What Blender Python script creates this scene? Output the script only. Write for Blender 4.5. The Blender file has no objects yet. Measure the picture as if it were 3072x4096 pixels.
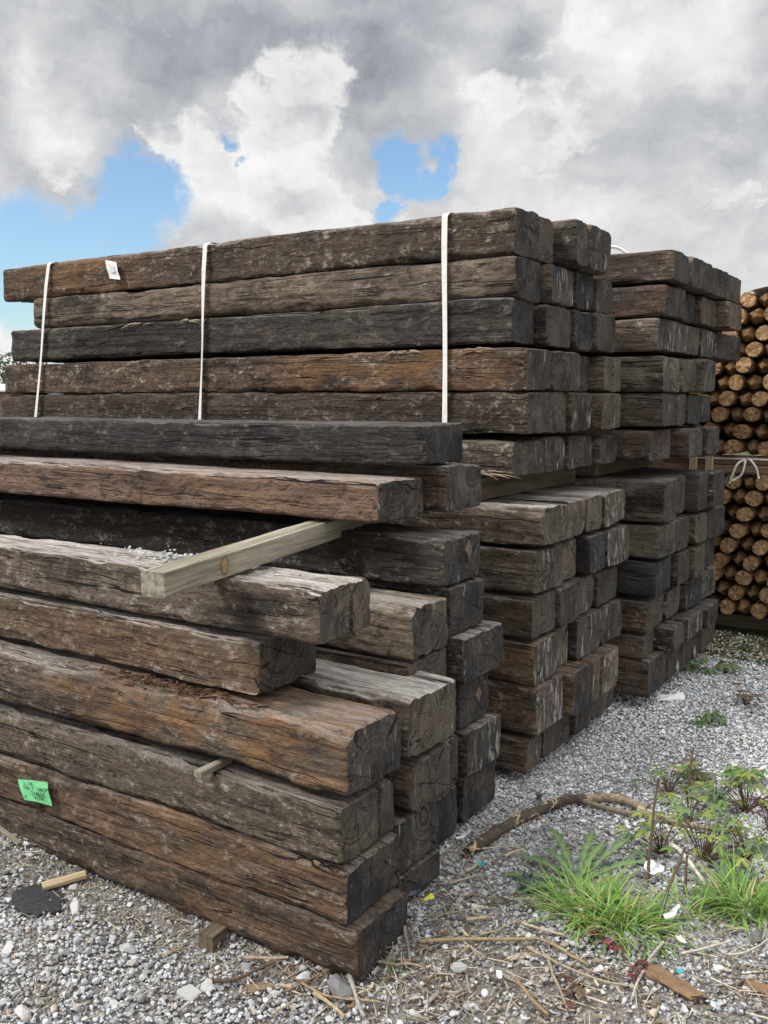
import bpy, math, random
import numpy as np
from mathutils import Vector, Matrix, Euler

SC = bpy.context.scene
COL = SC.collection
PI = math.pi
R = math.radians
RNG = np.random.default_rng(7)
random.seed(7)

# ------------------------------------------------------------------ numpy noise
def _hash(ix, iy, iz, seed):
    h = (ix.astype(np.int64) * 374761393 + iy.astype(np.int64) * 668265263 + iz.astype(np.int64) * 2147483647 + seed * 974634533)
    h = (h ^ (h >> 13)) * 1274126177
    h = h & 0x7fffffff
    h = (h ^ (h >> 16)) * 2246822519
    h = h & 0x7fffffff
    return (h ^ (h >> 15)) / 2147483647.0

def vnoise(p, seed=0):
    i = np.floor(p).astype(np.int64)
    f = p - i
    f = f * f * f * (f * (f * 6 - 15) + 10)
    x, y, z = i[..., 0], i[..., 1], i[..., 2]
    fx, fy, fz = f[..., 0], f[..., 1], f[..., 2]
    def H(a, b, c): return _hash(x + a, y + b, z + c, seed)
    c00 = H(0, 0, 0) * (1 - fx) + H(1, 0, 0) * fx
    c10 = H(0, 1, 0) * (1 - fx) + H(1, 1, 0) * fx
    c01 = H(0, 0, 1) * (1 - fx) + H(1, 0, 1) * fx
    c11 = H(0, 1, 1) * (1 - fx) + H(1, 1, 1) * fx
    return ((c00 * (1 - fy) + c10 * fy) * (1 - fz) + (c01 * (1 - fy) + c11 * fy) * fz) * 2 - 1

def fbm(p, octs=3, seed=0, gain=.5):
    s = 0; a = 1; t = 0
    for o in range(octs):
        s = s + a * vnoise(p * (2.03 ** o) + o * 17.3, seed + o); t += a; a *= gain
    return s / t

# ------------------------------------------------------------------ scene helpers
def mesh_from(name, verts, quads=None, tris=None, mats=(), qm=None, tm=None, smooth=True, cols=None):
    me = bpy.data.meshes.new(name)
    verts = np.asarray(verts, dtype=np.float32)
    nq = 0 if quads is None else len(quads)
    nt = 0 if tris is None else len(tris)
    me.vertices.add(len(verts)); me.vertices.foreach_set('co', verts.ravel())
    li = []
    if nq: li.append(np.asarray(quads, dtype=np.int32).ravel())
    if nt: li.append(np.asarray(tris, dtype=np.int32).ravel())
    li = np.concatenate(li)
    me.loops.add(len(li)); me.loops.foreach_set('vertex_index', li)
    tot = np.concatenate([np.full(nq, 4, np.int32), np.full(nt, 3, np.int32)])
    st = np.concatenate([[0], np.cumsum(tot)[:-1]]).astype(np.int32)
    me.polygons.add(nq + nt)
    me.polygons.foreach_set('loop_start', st)
    try: me.polygons.foreach_set('loop_total', tot)
    except Exception: pass
    for m in mats: me.materials.append(m)
    if qm is not None or tm is not None:
        mi = np.concatenate([np.zeros(nq, np.int32) if qm is None else np.asarray(qm, np.int32), np.zeros(nt, np.int32) if tm is None else np.asarray(tm, np.int32)])
        me.polygons.foreach_set('material_index', mi)
    me.polygons.foreach_set('use_smooth', np.full(nq + nt, smooth, dtype=bool))
    if cols is not None:
        a = me.attributes.new('Col', 'FLOAT_COLOR', 'POINT')
        c = np.ones((len(verts), 4), np.float32); c[:, :3] = cols
        a.data.foreach_set('color', c.ravel())
    me.update(calc_edges=True); me.validate()
    return me

def link(name, me, loc=(0, 0, 0), rot=(0, 0, 0), parent=None):
    o = bpy.data.objects.new(name, me); COL.objects.link(o)
    o.location = loc; o.rotation_euler = rot
    if parent is not None: o.parent = parent
    return o

def tag(o, label=None, cat=None, group=None, kind=None):
    if label: o['label'] = label
    if cat: o['category'] = cat
    if group: o['group'] = group
    if kind: o['kind'] = kind
    return o

def empty(name, loc=(0, 0, 0), rz=0):
    o = bpy.data.objects.new(name, None); COL.objects.link(o); o.location = loc; o.rotation_euler = (0, 0, rz); o.empty_display_size = .05
    return o

class MB:
    """collects verts and faces for one mesh"""
    def __init__(s): s.v = []; s.q = []; s.t = []; s.c = []; s.n = 0
    def add(s, v, q=None, t=None, col=(.5, .5, .5)):
        v = np.asarray(v, float).reshape(-1, 3)
        if q is not None and len(q): s.q.append(np.asarray(q, int) + s.n)
        if t is not None and len(t): s.t.append(np.asarray(t, int) + s.n)
        c = np.asarray(col, float)
        s.c.append(np.tile(c, (len(v), 1)) if c.ndim == 1 else c)
        s.v.append(v); s.n += len(v)
    def mesh(s, name, mats, smooth=True):
        return mesh_from(name, np.concatenate(s.v), np.concatenate(s.q) if s.q else None, np.concatenate(s.t) if s.t else None, mats, smooth=smooth, cols=np.concatenate(s.c))
    def tube(s, pts, rad, seg=7, col=(.5, .5, .5), cap=True, rough=0.0, seed=1):
        pts = np.asarray(pts, float); n = len(pts)
        rad = np.full(n, rad) if np.isscalar(rad) else np.asarray(rad, float)
        T = np.gradient(pts, axis=0); T /= np.linalg.norm(T, axis=1)[:, None] + 1e-9
        ref = np.array([0, 0, 1.]) if abs(T[0][2]) < .9 else np.array([1., 0, 0])
        U = np.cross(T, ref); U /= np.linalg.norm(U, axis=1)[:, None] + 1e-9
        W = np.cross(U, T)
        a = np.linspace(0, 2 * PI, seg, endpoint=False)
        V = pts[:, None, :] + rad[:, None, None] * (np.cos(a)[None, :, None] * U[:, None, :] + np.sin(a)[None, :, None] * W[:, None, :])
        if rough:
            d = fbm(V * 35, 2, seed)
            V = pts[:, None, :] + (V - pts[:, None, :]) * (1 + rough * d[..., None])
        i = np.arange(n - 1)[:, None] * seg; j = np.arange(seg)[None, :]; j2 = (j + 1) % seg
        q = np.stack([i + j, i + j2, i + seg + j2, i + seg + j], -1).reshape(-1, 4)
        V = V.reshape(-1, 3); t = []
        if cap:
            V = np.concatenate([V, pts[:1], pts[-1:]])
            b = n * seg
            t = [(b, k, (k + 1) % seg) for k in range(seg)] + [(b + 1, (n - 1) * seg + (k + 1) % seg, (n - 1) * seg + k) for k in range(seg)]
        s.add(V, q, t, col)
    def box(s, c, size, rot=None, col=(.5, .5, .5), jit=0):
        v = np.array([(x, y, z) for x in (-.5, .5) for y in (-.5, .5) for z in (-.5, .5)]) * np.asarray(size, float)
        if jit: v += RNG.normal(0, jit, v.shape)
        if rot is not None: v = v @ np.array(rot).T
        s.add(v + np.asarray(c, float), [(0, 1, 3, 2), (4, 6, 7, 5), (0, 4, 5, 1), (2, 3, 7, 6), (0, 2, 6, 4), (1, 5, 7, 3)], None, col)

def spline(pts, n=24):
    pts = np.asarray(pts, float)
    if len(pts) == 2: return pts[0] + (pts[1] - pts[0]) * np.linspace(0, 1, n)[:, None]
    P = np.concatenate([[2 * pts[0] - pts[1]], pts, [2 * pts[-1] - pts[-2]]])
    out = []
    m = len(pts) - 1
    for t in np.linspace(0, m - 1e-6, n):
        i = int(t); f = t - i
        p0, p1, p2, p3 = P[i], P[i + 1], P[i + 2], P[i + 3]
        out.append(.5 * (2 * p1 + (p2 - p0) * f + (2 * p0 - 5 * p1 + 4 * p2 - p3) * f * f + (3 * p1 - p0 - 3 * p2 + p3) * f ** 3))
    return np.array(out)

def sst(a, b, x):
    t = np.clip((np.asarray(x, float) - a) / (b - a), 0, 1)
    return t * t * (3 - 2 * t)

def gz(x, y):
    """height of the yard's ground"""
    s = sst(1.5, 1.95, y); l = 1 - sst(-2.35, -1.95, x)
    return -.05 + .07 * s + .05 * l * (1 - s)

# ------------------------------------------------------------------ node helpers
class NT:
    def __init__(s, tree): s.t = tree; s.L = tree.links
    def n(s, typ, ins=None, **kw):
        nd = s.t.nodes.new(typ)
        for k, v in kw.items(): setattr(nd, k, v)
        for k, v in (ins or {}).items():
            sk = nd.inputs[k]
            if isinstance(v, bpy.types.NodeSocket): s.L.new(v, sk)
            else: sk.default_value = v
        return nd
    def math(s, op, a, b=0., c=0., clamp=False):
        return s.n('ShaderNodeMath', {0: a, 1: b, 2: c}, operation=op, use_clamp=clamp).outputs[0]
    def vmath(s, op, a, b=(0, 0, 0)):
        nd = s.n('ShaderNodeVectorMath', {0: a, 1: b}, operation=op)
        return nd.outputs['Value'] if op in ('DISTANCE', 'LENGTH', 'DOT_PRODUCT') else nd.outputs[0]
    def noise(s, vec, scale, detail=3, rough=.55, dist=0., dim='3D', out=0):
        nd = s.n('ShaderNodeTexNoise', noise_dimensions=dim)
        if vec is not None: s.L.new(vec, nd.inputs['Vector'])
        for k, v in (('Scale', scale), ('Detail', detail), ('Roughness', rough), ('Distortion', dist)): nd.inputs[k].default_value = v
        return nd.outputs[out]
    def rmap(s, v, a, b, c=0., d=1., smooth=True):
        return s.n('ShaderNodeMapRange', {0: v, 1: a, 2: b, 3: c, 4: d}, interpolation_type='SMOOTHSTEP' if smooth else 'LINEAR').outputs[0]
    def mix(s, f, a, b, mode='MIX'):
        nd = s.n('ShaderNodeMix', data_type='RGBA', blend_type=mode)
        for i, v in ((0, f), (6, a), (7, b)):
            if isinstance(v, bpy.types.NodeSocket): s.L.new(v, nd.inputs[i])
            else: nd.inputs[i].default_value = (v if i == 0 else (tuple(v) + (1,))[:4])
        return nd.outputs[2]
    def attr(s, name, typ='OBJECT', out='Fac'):
        return s.n('ShaderNodeAttribute', attribute_name=name, attribute_type=typ).outputs[out]
    def ramp(s, f, pts):
        nd = s.n('ShaderNodeValToRGB', {0: f}); e = nd.color_ramp.elements
        while len(e) < len(pts): e.new(.5)
        for k, (p, c) in enumerate(pts): e[k].position = p; e[k].color = tuple(c) + (1,)
        return nd.outputs[0]

def new_mat(name):
    m = bpy.data.materials.new(name); m.use_nodes = True
    t = m.node_tree
    for nd in list(t.nodes): t.nodes.remove(nd)
    k = NT(t)
    out = k.n('ShaderNodeOutputMaterial'); b = k.n('ShaderNodeBsdfPrincipled')
    k.L.new(b.outputs[0], out.inputs[0])
    return m, k, b

def setb(k, b, **kw):
    for n, v in kw.items():
        sk = b.inputs[n.replace('_', ' ')]
        if isinstance(v, bpy.types.NodeSocket): k.L.new(v, sk)
        else: sk.default_value = (tuple(v) + (1,))[:4] if isinstance(v, tuple) and len(v) == 3 and sk.type == 'RGBA' else v

def bump(k, h, dist=.004, strength=1.):
    return k.n('ShaderNodeBump', {'Strength': strength, 'Distance': dist, 'Height': h}).outputs[0]

# ------------------------------------------------------------------ materials
def timber_side():
    m, k, b = new_mat('weathered_creosoted_timber')
    tc = k.n('ShaderNodeTexCoord'); oi = k.n('ShaderNodeObjectInfo')
    off = k.vmath('MULTIPLY', k.n('ShaderNodeCombineXYZ', {0: oi.outputs['Random'], 1: oi.outputs['Random'], 2: oi.outputs['Random']}).outputs[0], (37., 91., 53.))
    sc_ = k.math('MULTIPLY_ADD', k.math('FRACT', k.math('MULTIPLY', oi.outputs['Random'], 43.7)), .7, .72)
    p = k.vmath('MULTIPLY', k.vmath('ADD', tc.outputs['Object'], off), k.n('ShaderNodeCombineXYZ', {0: sc_, 1: sc_, 2: sc_}).outputs[0])
    tint = oi.outputs['Color']; bleach = oi.outputs['Alpha']
    wv = k.vmath('MULTIPLY', k.vmath('SUBTRACT', k.noise(k.vmath('MULTIPLY', p, (1.2, 3, 3)), 3, 2, out=1), (.5, .5, .5)), (0., .03, .03))
    pw = k.vmath('ADD', p, wv)
    grain = k.noise(k.vmath('MULTIPLY', pw, (.045, 1, 1)), 75, 4, .7)
    fine = k.noise(k.vmath('MULTIPLY', pw, (.06, 1, 1)), 260, 3, .7)
    adze = k.noise(k.vmath('MULTIPLY', p, (.62, 1, 1)), 27, 5, .66, .5)
    flake = k.noise(k.vmath('MULTIPLY', p, (.7, 1, 1)), 62, 5, .74, .4)
    flake2 = k.noise(k.vmath('MULTIPLY', pw, (.22, 1, 1)), 120, 3, .65, .5)
    blot = k.noise(k.vmath('MULTIPLY', p, (.4, 1, 1)), 6, 4, .6)
    blot2 = k.noise(k.vmath('MULTIPLY', k.vmath('ADD', p, (9.1, 3.3, 7.7)), (.35, .8, .8)), 3.2, 3, .6)
    # drying cracks: long thin lines along the grain
    pc = k.vmath('ADD', p, k.vmath('MULTIPLY', wv, (0., .35, .35)))
    cn = k.noise(k.vmath('MULTIPLY', pc, (.022, 1, 1)), 14, 3, .45)
    cl = k.math('ABSOLUTE', k.math('SUBTRACT', cn, .5))
    cmask = k.rmap(k.noise(k.vmath('MULTIPLY', p, (.5, 1, 1)), 5, 2), .40, .56)
    crack = k.math('MULTIPLY', k.rmap(cl, .002, .0085, 1, 0), cmask)
    c2 = k.noise(k.vmath('MULTIPLY', k.vmath('ADD', pc, (3, 8, 1)), (.04, 1, 1)), 38, 2, .5)
    crack2 = k.math('MULTIPLY', k.rmap(k.math('ABSOLUTE', k.math('SUBTRACT', c2, .5)), .005, .02, 1, 0), k.rmap(k.noise(p, 7, 2), .46, .6))
    crack = k.math('MAXIMUM', crack, k.math('MULTIPLY', crack2, .7))
    base = k.mix(1., tint, k.ramp(grain, [(.25, (.55, .54, .53)), (.5, (.95, .95, .95)), (.75, (1.45, 1.42, 1.36))]), 'MULTIPLY')
    base = k.mix(1., base, k.ramp(fine, [(.3, (.72, .72, .72)), (.7, (1.28, 1.28, 1.28))]), 'MULTIPLY')
    base = k.mix(k.math('MULTIPLY', k.rmap(blot, .48, .63), k.attr('tar')), base, (.020, .017, .016))
    greyb = k.mix(.65, tint, (.165, .138, .11))
    base = k.mix(k.math('MULTIPLY', k.rmap(blot2, .52, .68), .4), base, greyb)
    # lighter torn fibres and flakes
    ridge = k.math('MULTIPLY_ADD', adze, .55, k.math('MULTIPLY', flake, .55))
    chip = k.math('MAXIMUM', k.rmap(ridge, .56, .70), k.math('MULTIPLY', k.rmap(flake2, .6, .7), .6))
    chip = k.math('MULTIPLY', chip, k.rmap(k.noise(k.vmath('MULTIPLY', p, (.5, 1, 1)), 11, 3, .6), .38, .6, .2, 1.))
    chip = k.math('MULTIPLY', chip, k.attr('flake'))
    base = k.mix(chip, base, k.mix(.68, tint, (.60, .53, .44)))
    pit = k.rmap(ridge, .52, .42)
    base = k.mix(k.math('MULTIPLY', pit, .72), base, (.022, .019, .018))
    # iron stain / fresh orange wood
    rn = k.noise(k.vmath('MULTIPLY', p, (.6, 1, 1)), 4.5, 4, .6)
    sx = k.n('ShaderNodeSeparateXYZ', {0: tc.outputs['Object']}).outputs[0]
    rx = k.rmap(k.math('ADD', k.math('ABSOLUTE', k.math('SUBTRACT', sx, k.attr('rust_at'))), k.math('MULTIPLY', k.math('SUBTRACT', rn, .5), 1.1)), .05, .75, 1, 0)
    rust = k.math('MULTIPLY', k.math('MULTIPLY', k.attr('rust'), rx), k.rmap(k.noise(k.vmath('MULTIPLY', p, (.35, 1, 1)), 13, 4, .65), .36, .62))
    base = k.mix(rust, base, k.mix(k.rmap(grain, .3, .7), (.13, .062, .024), (.32, .175, .078)))
    # sun-bleached upper side
    nz = k.n('ShaderNodeSeparateXYZ', {0: tc.outputs['Normal']}).outputs[2]
    up = k.rmap(nz, .45, .85)
    bl = k.math('MULTIPLY', k.math('MULTIPLY', up, bleach), k.rmap(k.noise(k.vmath('MULTIPLY', pw, (.12, 1, 1)), 22, 5, .7), .3, .6))
    bl = k.math('MULTIPLY', bl, k.math('SUBTRACT', 1., k.math('MULTIPLY', rust, .7)))
    base = k.mix(bl, base, k.mix(k.rmap(fine, .3, .7), (.34, .295, .26), (.70, .66, .62)))
    moss = k.math('MULTIPLY', k.math('MULTIPLY', k.attr('moss'), k.rmap(nz, -.3, .6, .35, 1.)), k.rmap(k.noise(p, 9, 4, .65), .48, .66))
    base = k.mix(moss, base, (.13, .125, .06))
    # the one or two long splits every old baulk has
    rnd = oi.outputs['Random']; so = k.n('ShaderNodeSeparateXYZ', {0: tc.outputs['Object']})
    ln = k.noise(k.n('ShaderNodeCombineXYZ', {0: k.math('MULTIPLY_ADD', so.outputs[0], 1.3, k.math('MULTIPLY', rnd, 90.)), 1: 0., 2: 0.}).outputs[0], 1.6, 4, .6)
    wob = k.math('MULTIPLY', k.math('SUBTRACT', ln, .5), .09)
    lm = k.rmap(k.noise(k.n('ShaderNodeCombineXYZ', {0: k.math('MULTIPLY_ADD', so.outputs[0], 1., k.math('MULTIPLY', rnd, 57.)), 1: 3., 2: 0.}).outputs[0], 2.3, 3), .46, .60)
    dz_ = k.math('ABSOLUTE', k.math('SUBTRACT', k.math('SUBTRACT', so.outputs[2], k.math('MULTIPLY_ADD', k.math('FRACT', k.math('MULTIPLY', rnd, 13.7)), .08, .03)), wob))
    dy_ = k.math('ABSOLUTE', k.math('SUBTRACT', k.math('SUBTRACT', so.outputs[1], k.math('MULTIPLY_ADD', k.math('FRACT', k.math('MULTIPLY', rnd, 29.3)), .14, -.07)), wob))
    wdt = k.math('MULTIPLY_ADD', lm, .0013, .0003)
    sz_ = k.math('MULTIPLY', k.math('LESS_THAN', dz_, wdt), k.rmap(k.math('ABSOLUTE', nz), .5, .7, 1, 0))
    sy_ = k.math('MULTIPLY', k.math('LESS_THAN', dy_, wdt), k.rmap(nz, .5, .7))
    crack = k.math('MAXIMUM', crack, k.math('MULTIPLY', k.math('MAXIMUM', sz_, sy_), k.rmap(lm, .05, .2)))
    base = k.mix(crack, base, (.010, .008, .008))
    h = k.math('ADD', k.math('MULTIPLY', grain, .55), k.math('MULTIPLY', adze, 1.5))
    h = k.math('ADD', h, k.math('MULTIPLY', flake, k.math('MULTIPLY_ADD', k.attr('flake'), .75, .2)))
    h = k.math('ADD', h, k.math('MULTIPLY', fine, .16))
    h = k.math('SUBTRACT', h, k.math('MULTIPLY', crack, 1.2))
    setb(k, b, Base_Color=base, Roughness=.82, Specular_IOR_Level=.25, Normal=bump(k, h, .014, 1.))
    return m

def timber_end():
    m, k, b = new_mat('sawn_timber_end')
    tc = k.n('ShaderNodeTexCoord'); oi = k.n('ShaderNodeObjectInfo')
    rnd = oi.outputs['Random']
    r2 = k.math('FRACT', k.math('MULTIPLY', rnd, 17.31)); r3 = k.math('FRACT', k.math('MULTIPLY', rnd, 71.7))
    sp = k.n('ShaderNodeSeparateXYZ', {0: tc.outputs['Object']})
    cy = k.math('MULTIPLY', k.math('SUBTRACT', r2, .5), .12); cz = k.math('MULTIPLY_ADD', r3, .16, -.01)
    y = k.math('SUBTRACT', sp.outputs[1], cy); z = k.math('SUBTRACT', sp.outputs[2], cz)
    q = k.n('ShaderNodeCombineXYZ', {0: k.math('MULTIPLY', rnd, 40.), 1: y, 2: z}).outputs[0]
    wob = k.vmath('MULTIPLY', k.vmath('SUBTRACT', k.noise(q, 12, 3, out=1), (.5, .5, .5)), (0, .035, .035))
    qs = k.n('ShaderNodeSeparateXYZ', {0: k.vmath('ADD', q, wob)})
    yy, zz = qs.outputs[1], qs.outputs[2]
    rad = k.math('SQRT', k.math('ADD', k.math('MULTIPLY', yy, yy), k.math('MULTIPLY', zz, zz)))
    ring = k.noise(k.n('ShaderNodeCombineXYZ', {0: k.math('MULTIPLY', rad, 1.), 1: k.math('MULTIPLY', rnd, 9.), 2: 0.}).outputs[0], 190, 2, .6)
    ang = k.math('ARCTAN2', zz, yy)
    ca = k.n('ShaderNodeCombineXYZ', {0: k.math('MULTIPLY', k.math('COSINE', ang), 1.6), 1: k.math('MULTIPLY', k.math('SINE', ang), 1.6), 2: k.math('MULTIPLY_ADD', rad, 2.2, k.math('MULTIPLY', rnd, 30.))}).outputs[0]
    cn = k.noise(ca, 1.7, 2, .5)
    crack = k.rmap(k.math('ABSOLUTE', k.math('SUBTRACT', cn, .5)), .004, .014, 1, 0)
    crack = k.math('MULTIPLY', crack, k.rmap(k.noise(q, 9, 2), .42, .56))
    p = k.vmath('ADD', tc.outputs['Object'], k.n('ShaderNodeCombineXYZ', {0: k.math('MULTIPLY', rnd, 50.), 1: k.math('MULTIPLY', rnd, 20.), 2: 0.}).outputs[0])
    # star shakes opening from the heart
    an = k.math('MULTIPLY_ADD', k.noise(q, 14, 2), 1.6, k.math('MULTIPLY', ang, k.math('ADD', k.math('FLOOR', k.math('MULTIPLY', r2, 3.)), 2.)))
    sd_ = k.math('MULTIPLY', k.math('ABSOLUTE', k.math('SINE', an)), rad)
    st_ = k.math('MULTIPLY', k.math('LESS_THAN', sd_, k.math('MAXIMUM', k.math('MULTIPLY_ADD', rad, -.035, .0036), 0.)), k.math('GREATER_THAN', k.math('MULTIPLY_ADD', k.noise(q, 20, 2), .35, k.attr('shake')), .5))
    crack = k.math('MAXIMUM', crack, st_)
    saw = k.noise(k.vmath('MULTIPLY', p, (1, 1, .07)), 95, 4, .7)
    streak = k.noise(k.vmath('MULTIPLY', p, (1, 1, .22)), 55, 4, .65, .4)
    blot = k.noise(p, 11, 4, .62); fine = k.noise(p, 170, 3, .7)
    e = k.attr('end_tone')
    dark = k.mix(k.rmap(blot, .35, .65), (.013, .0135, .017), (.046, .044, .045))
    tanw = k.mix(k.rmap(blot, .35, .65), (.085, .072, .060), k.mix(.55, oi.outputs['Color'], (.15, .128, .104)))
    base = k.mix(k.math('MULTIPLY_ADD', k.rmap(k.noise(p, 5, 3), .35, .65), .25, k.math('MULTIPLY', e, .8)), dark, tanw)
    base = k.mix(1., base, k.ramp(ring, [(.32, (.5, .5, .5)), (.68, (1.6, 1.57, 1.5))]), 'MULTIPLY')
    base = k.mix(1., base, k.ramp(saw, [(.3, (.74, .74, .75)), (.7, (1.28, 1.27, 1.25))]), 'MULTIPLY')
    base = k.mix(1., base, k.ramp(fine, [(.3, (.75, .75, .75)), (.7, (1.25, 1.25, 1.25))]), 'MULTIPLY')
    st = k.math('MULTIPLY', k.rmap(streak, k.math('SUBTRACT', .655, k.math('MULTIPLY', k.attr('streak'), .17)), k.math('SUBTRACT', .74, k.math('MULTIPLY', k.attr('streak'), .14))), k.rmap(k.noise(p, 8, 3), .35, .6))
    base = k.mix(k.math('MULTIPLY', st, .8), base, (.40, .385, .365))
    base = k.mix(k.math('MULTIPLY', k.attr('moss'), k.rmap(k.noise(p, 13, 4), .5, .7)), base, (.12, .115, .05))
    base = k.mix(crack, base, (.010, .009, .009))
    h = k.math('ADD', k.math('MULTIPLY', saw, .7), k.math('ADD', k.math('MULTIPLY', ring, .4), k.math('MULTIPLY', k.noise(p, 38, 4, .65), 1.2)))
    h = k.math('SUBTRACT', h, k.math('MULTIPLY', crack, 1.5))
    h = k.math('ADD', h, k.math('MULTIPLY', st, .35))
    setb(k, b, Base_Color=base, Roughness=.8, Specular_IOR_Level=.3, Normal=bump(k, h, .006, .8))
    return m

def pale_timber(name, c1, c2, sc=55, moss=.0, mc=(.15, .145, .09)):
    m, k, b = new_mat(name)
    tc = k.n('ShaderNodeTexCoord')
    p = tc.outputs['Object']
    w = k.vmath('ADD', p, k.vmath('MULTIPLY', k.noise(k.vmath('MULTIPLY', p, (6, 1.2, 6)), 1.5, 2, out=1), (.05, 0, .05)))
    g = k.noise(k.vmath('MULTIPLY', w, (1, .035, 1)), sc, 3, .55)
    f = k.noise(k.vmath('MULTIPLY', p, (1, .06, 1)), 210, 3, .7)
    base = k.mix(k.rmap(g, .35, .62), c1, c2)
    base = k.mix(1., base, k.ramp(f, [(.3, (.8, .8, .8)), (.7, (1.2, 1.2, 1.2))]), 'MULTIPLY')
    base = k.mix(k.math('MULTIPLY', k.rmap(k.noise(p, 6, 4), .5, .7), .5 + moss), base, mc)
    h = k.math('ADD', g, k.math('MULTIPLY', f, .5))
    setb(k, b, Base_Color=base, Roughness=.75, Specular_IOR_Level=.25, Normal=bump(k, h, .003, .7))
    return m

def col_mat(name, rough=.8, spec=.25, nscale=60, namp=.35, bd=.002, transl=0.):
    """per-vertex own colour with a fine mottling"""
    m, k, b = new_mat(name)
    tc = k.n('ShaderNodeTexCoord')
    c = k.attr('Col', 'GEOMETRY', 'Color')
    n = k.noise(tc.outputs['Object'], nscale, 4, .65)
    base = k.mix(1., c, k.ramp(n, [(.25, (1 - namp,) * 3), (.75, (1 + namp,) * 3)]), 'MULTIPLY')
    setb(k, b, Base_Color=base, Roughness=rough, Specular_IOR_Level=spec, Normal=bump(k, n, bd, .7))
    if transl:
        out = [x for x in k.t.nodes if x.type == 'OUTPUT_MATERIAL'][0]
        tr = k.n('ShaderNodeBsdfTranslucent', {'Color': base})
        mx = k.n('ShaderNodeMixShader', {0: transl, 1: b.outputs[0], 2: tr.outputs[0]})
        k.L.new(mx.outputs[0], out.inputs[0])
    return m

def plain(name, c, rough=.7, spec=.3, n=30, amp=.15, metal=0., bd=.001):
    m, k, b = new_mat(name)
    tc = k.n('ShaderNodeTexCoord')
    t = k.noise(tc.outputs['Object'], n, 4, .6)
    base = k.mix(1., c, k.ramp(t, [(.3, (1 - amp,) * 3), (.7, (1 + amp,) * 3)]), 'MULTIPLY')
    setb(k, b, Base_Color=base, Roughness=rough, Specular_IOR_Level=spec, Metallic=metal, Normal=bump(k, t, bd, .6))
    return m

def post_side():
    m, k, b = new_mat('treated_round_post')
    tc = k.n('ShaderNodeTexCoord'); oi = k.n('ShaderNodeObjectInfo')
    p = k.vmath('ADD', tc.outputs['Object'], k.vmath('MULTIPLY', k.n('ShaderNodeCombineXYZ', {0: oi.outputs['Random'], 1: oi.outputs['Random'], 2: 0.}).outputs[0], (30, 50, 1)))
    g = k.noise(k.vmath('MULTIPLY', p, (1, .06, 1)), 60, 3, .6)
    bl = k.noise(p, 9, 3)
    base = k.mix(k.rmap(g, .3, .7), (.145, .08, .034), (.34, .205, .095))
    base = k.mix(k.rmap(bl, .5, .7), base, (.13, .085, .04))
    base = k.mix(k.math('MULTIPLY', oi.outputs['Random'], .5), base, (.2, .125, .065))
    setb(k, b, Base_Color=base, Roughness=.3, Specular_IOR_Level=.6, Normal=bump(k, g, .002, .5))
    return m

def post_end():
    m, k, b = new_mat('sawn_post_end')
    tc = k.n('ShaderNodeTexCoord'); oi = k.n('ShaderNodeObjectInfo')
    sp = k.n('ShaderNodeSeparateXYZ', {0: tc.outputs['Object']})
    wob = k.noise(tc.outputs['Object'], 30, 2)
    r = k.math('SQRT', k.math('ADD', k.math('MULTIPLY', sp.outputs[0], sp.outputs[0]), k.math('MULTIPLY', sp.outputs[2], sp.outputs[2])))
    rg = k.noise(k.n('ShaderNodeCombineXYZ', {0: k.math('ADD', r, k.math('MULTIPLY', wob, .012)), 1: oi.outputs['Random'], 2: 0.}).outputs[0], 170, 2)
    f = k.noise(tc.outputs['Object'], 140, 4, .75)
    base = k.mix(k.rmap(rg, .35, .65), (.34, .195, .092), (.60, .40, .225))
    base = k.mix(k.rmap(r, .015, .05), base, k.mix(oi.outputs['Random'], (.32, .185, .088), (.38, .26, .13)))
    base = k.mix(1., base, k.ramp(f, [(.3, (.5, .47, .45)), (.7, (1.4, 1.4, 1.4))]), 'MULTIPLY')
    base = k.mix(k.rmap(k.math('FRACT', k.math('MULTIPLY', oi.outputs['Random'], 5.3)), .45, 1., 0, .6, False), base, (.20, .11, .055))
    ang = k.math('ARCTAN2', sp.outputs[2], sp.outputs[0])
    ck = k.rmap(k.math('ABSOLUTE', k.math('SINE', k.math('MULTIPLY_ADD', ang, 1., k.math('MULTIPLY', oi.outputs['Random'], 20.)))), .03, .08, 1, 0)
    ck = k.math('MULTIPLY', ck, k.rmap(k.math('FRACT', k.math('MULTIPLY', oi.outputs['Random'], 7.7)), .4, .5))
    base = k.mix(k.math('MULTIPLY', ck, .8), base, (.05, .03, .02))
    setb(k, b, Base_Color=base, Roughness=.85, Specular_IOR_Level=.2, Normal=bump(k, f, .006, .9))
    return m

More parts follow.
